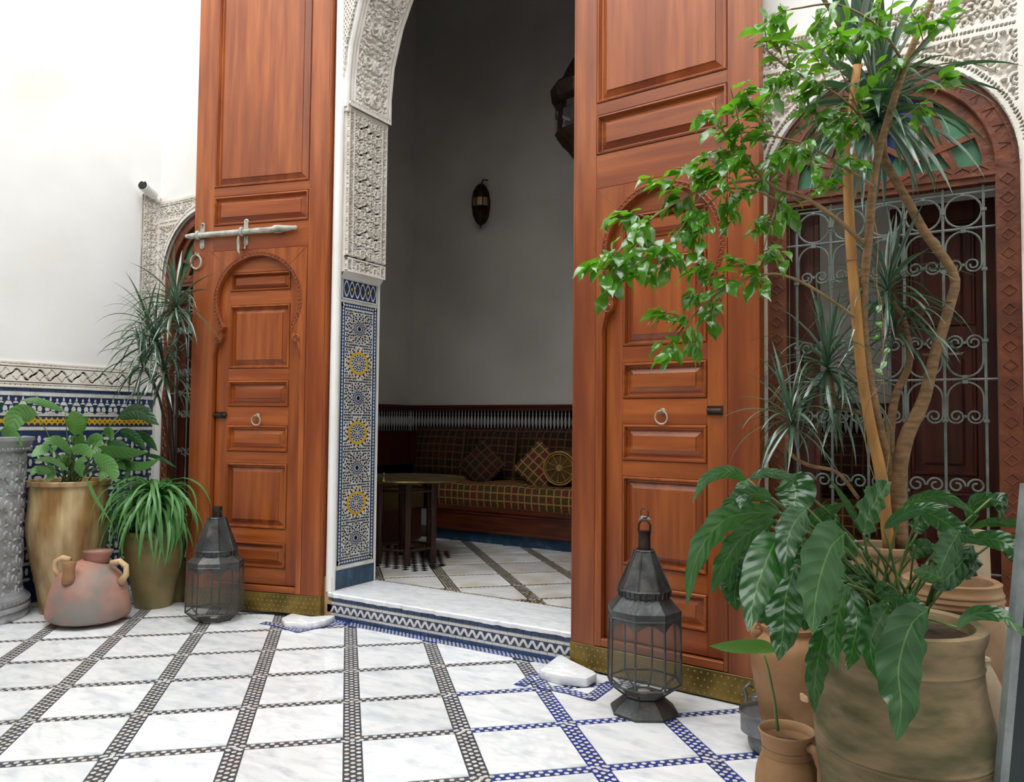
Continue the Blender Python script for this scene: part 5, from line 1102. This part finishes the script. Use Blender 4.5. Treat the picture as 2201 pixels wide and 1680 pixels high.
LV = [(q((660, 290), (450, 300), (330, 370), (230, 530), (180, 775)), 60, 2.7, 2.45), (q((490, 125), (400, 80), (280, 120), (215, 240)), 28, 2.75, 2.6), (q((495, 125), (465, 190), (458, 270)), 32, 2.7, 2.62),
 (q((500, 118), (600, 85), (720, 112), (760, 160)), 22, 2.75, 2.8), (q((700, 95), (745, 190), (715, 310)), 84, 2.85, 2.75), (q((620, 215), (540, 195), (420, 225), (345, 305)), 34, 2.7, 2.62), (q((640, 330), (480, 410), (370, 560), (312, 712)), 52, 2.85, 2.75),
 (q((665, 395), (610, 500), (540, 690), (498, 905)), 84, 2.62, 2.36), (q((805, 270), (740, 340), (700, 450), (690, 645)), 62, 2.65, 2.45), (q((1000, 395), (920, 480), (855, 690), (830, 920)), 112, 2.55, 2.28), (q((740, 560), (690, 740), (680, 900), (655, 1055)), 76, 2.75, 2.55),
 (q((1015, 660), (965, 800), (945, 950), (950, 1100)), 60, 2.62, 2.42), (q((1020, 665), (1060, 850), (1040, 980), (1010, 1105)), 56, 2.66, 2.46), (q((1225, 765), (1170, 860), (1130, 980), (1165, 1150)), 74, 2.6, 2.42), (q((1425, 785), (1335, 880), (1275, 1090), (1290, 1290), (1263, 1470)), 98, 2.5, 2.28),
 (q((905, 860), (870, 1000), (845, 1150), (842, 1325)), 50, 2.6, 2.48), (q((1095, 400), (1120, 300), (1180, 200), (1240, 135)), 80, 2.7, 2.85), (q((1105, 420), (1060, 330), (1000, 230), (915, 105)), 16, 2.72, 2.8), (q((800, 385), (870, 310), (1005, 240)), 38, 2.85, 2.9), (q((905, 385), (945, 340), (955, 295)), 40, 2.8, 2.85),
 (q((1200, 375), (1300, 300), (1420, 265), (1560, 262)), 28, 2.72, 2.6), (q((1300, 262), (1400, 215), (1530, 215), (1690, 315)), 28, 2.75, 2.6), (q((1390, 275), (1500, 330), (1600, 400), (1705, 455)), 46, 2.8, 2.7), (q((1640, 365), (1670, 250), (1750, 225), (1825, 235)), 36, 2.8, 2.75), (q((1750, 220), (1810, 240), (1790, 340)), 40, 2.75, 2.7),
 (q((1640, 380), (1740, 342), (1880, 350), (1960, 372)), 20, 2.78, 2.62), (q((1640, 430), (1780, 430), (1900, 480), (2010, 490)), 42, 2.75, 2.55), (q((1590, 385), (1540, 470), (1500, 560), (1475, 620)), 66, 2.62, 2.5), (q((1660, 460), (1590, 560), (1500, 650), (1440, 640)), 50, 2.8, 2.7), (q((1500, 640), (1430, 600), (1350, 590)), 44, 2.7, 2.62), (q((1370, 400), (1385, 350), (1480, 320)), 36, 2.85, 2.9),
 (q((1780, 430), (1890, 490), (1915, 560), (1895, 650)), 52, 2.8, 2.75), (q((1580, 885), (1660, 815), (1790, 815), (1870, 870), (2000, 985)), 32, 2.5, 2.3), (q((1195, 750), (1250, 730), (1315, 745)), 16, 2.6, 2.55), (q((560, 860), (600, 700), (640, 620), (700, 560)), 60, 2.85, 2.8), (q((760, 700), (720, 600), (760, 520), (820, 470)), 50, 2.9, 2.9), (q((430, 760), (400, 640), (450, 540), (520, 450)), 44, 2.9, 2.85),
 (q((1240, 800), (1330, 760), (1420, 790)), 40, 2.6, 2.55), (q((1000, 560), (940, 640), (900, 760)), 60, 2.8, 2.7), (q((1180, 640), (1200, 700), (1290, 720)), 30, 2.7, 2.7),
 (q((620, 560), (560, 640), (540, 760)), 60, 2.9, 2.85), (q((860, 560), (820, 680), (800, 820), (790, 900)), 70, 2.8, 2.75), (q((700, 700), (640, 780), (600, 860)), 50, 2.85, 2.8), (q((880, 480), (1000, 470), (1060, 520)), 60, 2.88, 2.85), (q((1050, 560), (1080, 660), (1100, 760)), 56, 2.8, 2.75), (q((560, 420), (480, 470), (420, 560), (400, 700)), 56, 2.9, 2.85), (q((980, 620), (1010, 720), (1060, 830)), 60, 2.75, 2.7), (q((1340, 520), (1400, 470), (1480, 480)), 40, 2.85, 2.85), (q((560, 330), (600, 280), (650, 260)), 46, 2.9, 2.9), (q((640, 460), (600, 600), (590, 760), (600, 880)), 70, 2.88, 2.8), (q((540, 470), (470, 560), (430, 700), (440, 800)), 60, 2.92, 2.85), (q((820, 520), (760, 640), (720, 800), (730, 900)), 66, 2.85, 2.75), (q((940, 700), (900, 800), (880, 900), (900, 1010)), 60, 2.8, 2.7), (q((1620, 480), (1660, 560), (1620, 640)), 50, 2.8, 2.75)]
for k, (px, w_, d0, d1) in enumerate(LV):
    b = broad_leaf(bl, px, w_*1.02, d0*KD, d1*KD, LEAFP, og, tilt=random.uniform(-.45, .45))
    c = Vector((PU[0]+random.uniform(-.10, .08), PU[1]+random.uniform(-.08, .1), zu_-.03)); stalk(bl, c, b, og, .0042, .03)
for k in range(16):
    c = Vector((PU[0]+random.uniform(-.13, .08), PU[1]+random.uniform(-.1, .1), zu_-.03)); x, y = random.uniform(1850, 2000), random.uniform(1160, 1240); stalk(bl, c, at(x, y, 2.8*KD), og, .0035, .02)
o = MB().tube([at(1722, 1490, 2.26), at(1728, 1500, 2.26), at(1736, 1508, 2.26)], [.004, .012, .003], 6); o.build('withered_tip', CLAYP, bl, shift=og)
# seedling in the small jug
sd = empty('seedling', (P7[0], P7[1], z7_-.05)); tag(sd, 'single long pale green leaf on a thin stalk growing out of the small jug', 'plant'); og = (P7[0], P7[1], z7_-.05)
broad_leaf(sd, q((650, 1005), (560, 985), (420, 985), (300, 978)), 32, 2.75, 2.62, LEAFJ, og, fold=.05, wavy=.001)
MB().tube([tuple(Vector(at(x, y, 2.78))-Vector(og)) for x, y in ((1672, 1570), (1664, 1500), (1652, 1440), (1643, 1408))], [.006, .005, .004, .004], 6).build('stalk', PETIOLE, sd, smooth=True)
# light broad-leaved plant in the tall jar
lb = empty('broad_leaved_plant', (PJ[0], PJ[1], zj_-.05)); tag(lb, 'light green broad-leaved plant spreading from the tall ochre jar by the fountain', 'plant'); og = (PJ[0], PJ[1], zj_-.05)
D5 = depth(PJ)
for px, w_, dd in [([(80, 890), (38, 893), (17, 943)], 42, -.1), ([(140, 884), (84, 862), (43, 860)], 15, .0), ([(160, 935), (164, 905), (154, 882)], 38, -.05), ([(176, 925), (184, 905), (190, 893)], 9, 0), ([(253, 896), (298, 884), (343, 914)], 32, .1), ([(256, 924), (288, 938), (315, 968)], 22, .1), ([(285, 925), (318, 944), (339, 970)], 18, .15),
  ([(222, 930), (238, 932), (242, 948)], 26, 0), ([(182, 956), (203, 940), (224, 942)], 20, -.1), ([(152, 975), (122, 946), (90, 955)], 22, -.15), ([(128, 948), (118, 960), (112, 974)], 24, -.1), ([(106, 958), (86, 968), (68, 982)], 22, -.2), ([(147, 1012), (110, 988), (72, 988)], 14, -.2), ([(150, 966), (182, 966), (198, 984)], 24, -.2),
  ([(200, 978), (236, 1002), (250, 1037)], 32, -.15), ([(200, 965), (262, 972), (318, 972)], 26, .05), ([(210, 990), (300, 1002), (345, 985)], 20, .1), ([(0, 925), (25, 934), (48, 957)], 28, -.2), ([(186, 1028), (205, 1070), (240, 1125)], 9, -.35), ([(150, 940), (170, 950), (178, 930)], 22, 0), ([(110, 1015), (80, 1010), (66, 1022)], 20, -.2), ([(100, 1000), (110, 1020), (100, 1035)], 24, -.1), ([(150, 1000), (135, 985), (120, 1000)], 20, 0),
  ([(200, 940), (210, 960), (190, 985)], 26, .1), ([(230, 950), (260, 965), (285, 990)], 30, .1), ([(215, 995), (225, 1010), (215, 1035)], 30, .05), ([(180, 980), (170, 1000), (178, 1025)], 26, -.1), ([(255, 985), (275, 1005), (270, 1030)], 24, .1), ([(310, 975), (345, 985), (380, 1005)], 9, .1)]:
    b = broad_leaf(lb, px, w_*1.05, D5+dd, D5+dd-.12, LEAFJ if px[0][0] < 230 else LEAFP, og, tilt=random.uniform(-.4, .4), wavy=.004, n=10)
    stalk(lb, (PJ[0]+random.uniform(-.08, .08), PJ[1]+random.uniform(-.08, .08), zj_-.05), b, og, .004, .04)

# blades shared by the rosettes
def blade_mesh(e, bend, wid, name, n=9, fold=.3, taper=.55):
    V = []; F = []; x = z = 0; a = math.radians(e)
    for k in range(n+1):
        t = k/n; w_ = wid/2*min(1, .45+t*3)*(1 if t < taper else max(0, 1-((t-taper)/(1-taper))**1.3)); w_ = max(w_, .0004)
        nx, nz = -math.sin(a), math.cos(a)
        V += [(x+nx*w_*fold, -w_, z+nz*w_*fold), (x, 0, z), (x+nx*w_*fold, w_, z+nz*w_*fold)]
        x += math.cos(a)/n; z += math.sin(a)/n; a -= math.radians(bend)/n
    for k in range(n):
        for j in range(2): F.append((k*3+j, k*3+j+1, k*3+4+j, k*3+3+j))
    me = bpy.data.meshes.new(name); me.from_pydata(V, [], F); me.polygons.foreach_set('use_smooth', [True]*len(F)); return me
def rosette(parent, c, org, n, L0, L1, elev, mt, wid=.03, bendf=1., az=None):
    key = (mt.name, wid, bendf)
    if key not in RM:
        RM[key] = []
        for e, b in ((82, 22), (68, 45), (55, 80), (40, 85), (22, 75), (5, 70), (-15, 55), (-35, 40)):
            me = blade_mesh(e, b*bendf, wid, 'leaf'); me.materials.append(mt); RM[key].append((e, me))
    L_ = [m for e, m in RM[key] if elev[0] <= e <= elev[1]]
    for k in range(n):
        me = L_[int(len(L_)*k/n*.999)]; a = (2.399*k+random.uniform(-.2, .2)) if az is None else random.uniform(*az); s = random.uniform(L0, L1)
        for _t in range(14):
            rr_ = s*.9*max(.35, math.cos(math.radians(30))); tx, ty = c[0]+rr_*math.cos(a), c[1]+rr_*math.sin(a)
            if tx > XL+.03 and ty < YW-.04-(.14 if (tx < -.95 and tx > -2.1) else 0)-(.30 if -5.2 < tx < -4.0 else 0): break
            a = random.uniform(0, 2*PI); s *= .97
        o = bpy.data.objects.new('leaf', me); COL.objects.link(o); o.parent = parent; h = .10*(1-k/n); o.location = (c[0]-org[0], c[1]-org[1], c[2]-org[2]+h*.5*(L1/.45)); o.rotation_euler = (random.uniform(-.3, .3), random.uniform(-.12, .12), a); o.scale = (s, s*random.uniform(.8, 1.15), s)
RM = {}
def stem(parent, pts, rad, org, mt=BARK, name='stem', seg=8, n=16):
    S = catm(pts, n); m_ = len(rad); R_ = [float(np.interp(k/n, np.linspace(0, 1, m_), rad)) for k in range(n+1)]; MB().tube([tuple(p-Vector(org)) for p in S], R_, seg).build(name, mt, parent, smooth=True)
# grass-like plant
gr = empty('arching_grass_plant', (PG[0], PG[1], zg_-.03)); tag(gr, 'dense bright green plant of narrow arching blades hanging over the olive clay pot', 'plant'); og = (PG[0], PG[1], zg_-.03)
cg = at(326, 1092, depth(PG)); cg[0], cg[1] = PG[0], PG[1]
rosette(gr, (cg[0], cg[1], cg[2]), og, 190, .40, .72, (0, 60), LEAFG, .040, 1.9)
rosette(gr, (cg[0], cg[1], cg[2]+.02), og, 60, .24, .36, (50, 70), LEAFG, .052, 2.1)
rosette(gr, (cg[0], cg[1], cg[2]-.02), og, 50, .40, .62, (-20, 30), LEAFG, .040, 1.7)
# dragon tree behind, at the left
PD = on_floor(372, 1290); dg = empty('dragon_tree', (PD[0], PD[1], 0)); tag(dg, 'slender dragon tree with grey-green spiky rosettes behind the left door leaf edge', 'plant'); og = (PD[0], PD[1], 0); dd = depth(PD)
crn = [(380, 668, .46, 60, dd-.25), (335, 742, .46, 55, dd-.25), (305, 790, .38, 44, dd-.3), (352, 810, .40, 46, dd-.15), (318, 705, .40, 36, dd-.15)]
for x, y, L_, n, d in crn:
    c = at(x, y, d); rosette(dg, c, og, n, L_*.6, L_*1.1, (-40, 90), LEAFD, .046, 1.2)
    stem(dg, [(PD[0], PD[1], .3), (PD[0]+.02, PD[1]-.02, .8), ((c[0]+PD[0])/2, (c[1]+PD[1])/2, c[2]-.25), (c[0], c[1], c[2]+.03)], [.012, .010, .009, .009], og, WOODB)
pot('back_pot', PD, [(1296, 24), (1250, 30), (1210, 33), (1203, 34)], CLAYM, 'olive clay pot hidden behind the grass plant holding the left dragon tree', 'pot')

# right-hand dragon trees, stems measured in the photograph's room
og = (P3[0], P3[1], 0)
KT = .925
def pl(*p): return [at(x, y, d*KT) for x, y, d in p]
d1 = empty('dragon_tree', og); tag(d1, 'tall dragon tree with a smooth ochre stem and broad upright blades at the top right', 'plant')
stem(d1, pl((1912, 1190, 3.70), (1895, 1030, 3.62), (1872, 920, 3.58), (1852, 800, 3.55), (1838, 640, 3.5), (1826, 480, 3.5), (1824, 330, 3.48), (1842, 140, 3.45)), [.026, .026, .023, .022, .022, .021, .02, .017], og, STEM, n=28, seg=10)
for (x, y, d) in ((1830, 560, 3.5), (1851, 790, 3.55)): c = at(x, y, d*KT)-np.array(og); MB().ring(tuple(c), .0225, .003, (0, 0, 1), 14, 4).build('leaf_scar', BARK, d1)
c = at(1843, 145, 3.45*KT)
for k in range(15):
    a = 2.399*k; e = random.uniform(62, 86); me = blade_mesh(e, random.uniform(5, 25), .11, 'leaf', fold=.35, taper=.45); me.materials.append(LEAFD if k % 3 else LEAFF); o = bpy.data.objects.new('leaf', me); COL.objects.link(o); o.parent = d1; o.location = Vector(c)-Vector(og); o.rotation_euler = (0, 0, a); s = random.uniform(.38, .6); o.scale = (s, s, s)
d2 = empty('dragon_tree', og); tag(d2, 'dragon tree with a pale wavy stem and large drooping spiky rosettes before the right window', 'plant')
stem(d2, pl((1935, 1190, 3.72), (1930, 1040, 3.66), (1948, 940, 3.62), (1985, 860, 3.6), (2010, 760, 3.58), (2040, 660, 3.56), (2050, 590, 3.55), (1988, 500, 3.55), (1950, 430, 3.56), (1905, 350, 3.56), (1885, 280, 3.56)), [.034, .034, .03, .024, .022, .020, .019, .018, .017, .016], og, BARK, n=36, seg=10)
stem(d2, pl((1930, 1080, 3.7), (1912, 960, 3.72), (1925, 850, 3.72), (1955, 780, 3.72), (1945, 700, 3.7), (1915, 640, 3.66)), [.022, .02, .016, .014, .013], og)
stem(d2, pl((1925, 1100, 3.75), (1900, 1000, 3.78), (1870, 900, 3.8), (1800, 870, 3.8), (1785, 800, 3.78)), [.014, .012, .011, .010, .010], og)
stem(d2, pl((1845, 1070, 3.7), (1800, 1015, 3.68), (1740, 1000, 3.66), (1700, 975, 3.62), (1690, 930, 3.6)), [.009, .008, .008, .009], og)
for x, y, d, L_, n, ev in ((1888, 262, 3.56, .56, 78, (-40, 90)), (1880, 225, 3.56, .40, 24, (-40, 90)), (1908, 640, 3.66, .44, 44, (-40, 90)), (1925, 720, 3.68, .38, 26, (-40, 60)), (1778, 800, 3.78, .42, 52, (-40, 90)), (1700, 915, 3.6, .36, 44, (-40, 90)), (1800, 880, 3.8, .34, 24, (-40, 60))):
    rosette(d2, at(x, y, d*KT), og, int(n*1.2), L_*.6, L_*1.05, ev, LEAFD, .062 if L_ > .5 else .044, 1.1)
# weeping fig
fg = empty('weeping_fig', og); tag(fg, 'weeping fig whose thin branches of bright green leaves reach across the right door leaf', 'tree')
T2 = [(1925, 1190, 3.74), (1928, 1080, 3.70), (1908, 1000, 3.66), (1885, 900, 3.60), (1866, 800, 3.56), (1855, 690, 3.52), (1858, 600, 3.48), (1868, 500, 3.42), (1880, 370, 3.36), (1912, 245, 3.3), (1950, 130, 3.25), (2000, 5, 3.2), (2030, -80, 3.2)]
stem(fg, pl(*T2), [.024, .023, .021, .019, .017, .015, .013, .011], og, BARK, 'trunk', n=36, seg=9)
BR = [([(1850, 690, 3.52), (1800, 655, 3.45), (1740, 615, 3.38), (1680, 590, 3.32), (1630, 590, 3.28)], .0075), ([(1862, 530, 3.44), (1810, 480, 3.38), (1740, 430, 3.32), (1680, 410, 3.28), (1640, 385, 3.25)], .010), ([(1740, 430, 3.32), (1690, 440, 3.28), (1640, 415, 3.24), (1570, 405, 3.2), (1510, 450, 3.15)], .006), ([(1640, 385, 3.25), (1600, 330, 3.2), (1560, 290, 3.2), (1530, 220, 3.2)], .005),
      ([(1640, 385, 3.25), (1560, 395, 3.2), (1480, 420, 3.15), (1400, 470, 3.1), (1330, 540, 3.05), (1290, 600, 3.0)], .006), ([(1630, 590, 3.28), (1580, 610, 3.22), (1530, 640, 3.18), (1480, 690, 3.12), (1450, 730, 3.1)], .005), ([(1878, 400, 3.36), (1800, 350, 3.3), (1730, 310, 3.26), (1650, 290, 3.22)], .006), ([(1890, 330, 3.34), (1850, 250, 3.3), (1780, 190, 3.28), (1700, 150, 3.25), (1650, 110, 3.22)], .006),
      ([(1945, 140, 3.26), (1890, 60, 3.22), (1800, 10, 3.2), (1700, 20, 3.2)], .006), ([(1950, 130, 3.25), (1985, 90, 3.15), (2010, 60, 3.1)], .005), ([(1900, 280, 3.32), (1960, 240, 3.25), (2010, 200, 3.2)], .005), ([(1510, 450, 3.15), (1450, 520, 3.1), (1400, 580, 3.08)], .004), ([(1680, 410, 3.28), (1660, 470, 3.25), (1640, 540, 3.22)], .004), ([(1850, 250, 3.3), (1830, 200, 3.2), (1790, 120, 3.15)], .004)]
for p, r in BR: stem(fg, pl(*p), [r, r*.8, r*.55], og, TWIG, 'branch', n=12, seg=6)
def fig_leaf(wv, cup, name='leaf'):
    V = []; F = []; n = 7
    for k in range(n+1):
        t = k/n; w_ = .26*math.sin(PI*min(1, t*1.12))**.8 if t < .86 else .045*(1-t)/.14; w_ = max(w_, .002); z = -.25*t*t*cup+.03*math.sin(t*9+wv)
        V += [(t, -w_, z+w_*.35+.02*math.sin(t*13+wv)), (t, 0, z), (t, w_, z+w_*.35-.02*math.sin(t*11+wv))]
    for k in range(n):
        for j in range(2): F.append((k*3+j, k*3+j+1, k*3+4+j, k*3+3+j))
    me = bpy.data.meshes.new(name); me.from_pydata(V, [], F); me.polygons.foreach_set('use_smooth', [True]*len(F)); me.materials.append(LEAFF); return me
FL = [fig_leaf(wv, c) for wv, c in ((0, .3), (1.5, 1), (3, 1.8), (4.5, .8))]
TWG = [((1600, 330), (1570, 190), 9), ((1560, 290), (1500, 245), 8), ((1600, 330), (1500, 345), 10), ((1560, 395), (1450, 360), 9), ((1560, 395), (1480, 395), 7), ((1560, 250), (1620, 190), 6), ((1640, 385), (1580, 350), 7), ((1640, 385), (1600, 430), 6), ((1480, 420), (1400, 395), 8), ((1480, 430), (1420, 450), 8), ((1400, 470), (1310, 470), 9), ((1400, 475), (1340, 520), 9), ((1330, 540), (1265, 585), 8), ((1330, 545), (1300, 640), 8), ((1400, 500), (1330, 590), 9),
       ((1450, 520), (1370, 570), 9), ((1400, 580), (1370, 600), 7), ((1510, 450), (1450, 510), 9), ((1510, 460), (1500, 540), 9), ((1570, 410), (1560, 500), 7), ((1450, 520), (1440, 600), 8), ((1530, 560), (1480, 590), 7), ((1630, 590), (1560, 560), 8), ((1630, 590), (1640, 640), 4), ((1580, 610), (1520, 600), 6), ((1530, 640), (1470, 640), 7), ((1480, 690), (1400, 680), 8), ((1450, 730), (1430, 770), 7), ((1480, 700), (1500, 770), 6), ((1530, 640), (1530, 710), 5),
       ((1660, 470), (1620, 500), 8), ((1640, 540), (1680, 560), 5), ((1680, 410), (1700, 480), 7), ((1740, 430), (1790, 385), 6), ((1730, 310), (1660, 340), 8), ((1730, 310), (1760, 380), 6), ((1650, 290), (1620, 230), 8), ((1800, 350), (1850, 350), 5), ((1780, 190), (1700, 220), 9), ((1700, 150), (1650, 220), 9), ((1700, 150), (1680, 80), 8), ((1650, 110), (1640, 50), 6), ((1780, 190), (1740, 100), 8), ((1850, 250), (1780, 270), 8), ((1890, 60), (1830, 110), 8), ((1800, 10), (1750, 60), 7), ((1890, 60), (1900, -10), 6), ((2010, 60), (2040, 40), 5), ((2010, 200), (2040, 170), 5), ((1850, 250), (1870, 190), 5), ((1790, 120), (1800, 60), 9), ((1780, 190), (1650, 160), 9), ((1730, 310), (1640, 390), 8), ((1850, 250), (1720, 250), 10), ((1890, 60), (1760, 110), 10), ((1850, 250), (1800, 330), 7), ((1700, 20), (1640, 60), 6), ((1950, 130), (1890, 150), 8), ((1985, 90), (1960, 30), 7), ((1650, 290), (1560, 300), 9), ((1600, 330), (1540, 400), 8), ((1570, 405), (1500, 380), 8), ((1960, 240), (1990, 250), 4)]
tw = MB(); leaves = []
def bdepth(x, y):
    return min(((x-px)**2+(y-py)**2, pd) for p, r in BR for px, py, pd in p)[1]
for (x0, y0), (x1, y1), n in TWG:
    d0 = bdepth(x0, y0)*KT; d1_ = d0+random.uniform(-.18, .06); A, B = Vector(at(x0, y0, d0)), Vector(at(x1, y1, d1_)); M_ = A.lerp(B, .5)+Vector((0, 0, .02)); S = catm([A, M_, B], 10); tw.tube([tuple(p-Vector(og)) for p in S], [.0022]*11, 4)
    for k in range(int(n*2.1)):
        t = .15+.85*(k+random.random()*.6)/int(n*2.1+.9); p = S[min(10, int(t*10))]; dr = (B-A).normalized(); sd_ = Vector((random.uniform(-1, 1), random.uniform(-1, 1), random.uniform(-.5, .3)))*1.0
        dv = (dr*.7+sd_+Vector((0, 0, -.22))).normalized(); nz = (Vector((random.uniform(-.7, .7), random.uniform(-.9, .5), 1.0))).normalized(); sy = nz.cross(dv).normalized(); nz = dv.cross(sy)
        s = random.uniform(.055, .092); R_ = Matrix((dv, sy, nz)).transposed().to_4x4(); p = p+Vector((random.uniform(-.03, .03), random.uniform(-.03, .03), random.uniform(-.02, .02)))
        Q = Matrix.Translation(p-Vector(og)) @ R_ @ Matrix.Scale(s, 4); leaves.append((depth(p), Q))
leaves.sort(key=lambda e: -e[1].to_scale()[0]/e[0]); rest = MB()
for k, (_, Q) in enumerate(leaves):
    me = random.choice(FL)
    if k < 296: o = bpy.data.objects.new('leaf', me); COL.objects.link(o); o.parent = fg; o.matrix_local = Q
    else: rest.add([tuple(Q @ v.co) for v in me.vertices], [tuple(f.vertices) for f in me.polygons])
o = rest.build('smaller_leaves', LEAFF, fg, smooth=True); tag(o, kind='stuff')
o = tw.build('twigs', TWIG, fg); tag(o, kind='stuff')
# hanging vine threads
vn = empty('hanging_vine', og); tag(vn, 'thin pale vine threads with a few tiny yellow-green leaves hanging beside the ochre stem', 'vine')
for p in ([(1878, 470, 3.38), (1888, 520, 3.36), (1884, 600, 3.36), (1895, 700, 3.36), (1898, 800, 3.38), (1905, 900, 3.4), (1912, 960, 3.42), (1905, 1020, 3.42)], [(1872, 590, 3.38), (1892, 640, 3.37), (1900, 720, 3.37), (1898, 760, 3.37), (1893, 830, 3.4)], [(1900, 820, 3.4), (1868, 860, 3.42), (1858, 910, 3.44), (1865, 980, 3.46), (1880, 1030, 3.48)]):
    MB().tube([tuple(Vector(v)-Vector(og)) for v in catm(pl(*p), 20)], .0018, 4).build('thread', TWIG, vn)
for x, y in ((1890, 655), (1893, 720), (1912, 747), (1880, 792), (1905, 775), (1885, 690)):
    dv = Vector((random.uniform(-1, 1), -.3, random.uniform(-.5, .1))).normalized(); nz = Vector((0, -.6, 1)).normalized(); sy = nz.cross(dv).normalized(); nz = dv.cross(sy)
    o = bpy.data.objects.new('leaf', FL[0]); COL.objects.link(o); o.parent = vn; o.matrix_local = Matrix.Translation(Vector(at(x, y, 3.36*KT))-Vector(og)) @ Matrix((dv, sy, nz)).transposed().to_4x4() @ Matrix.Scale(.045, 4)
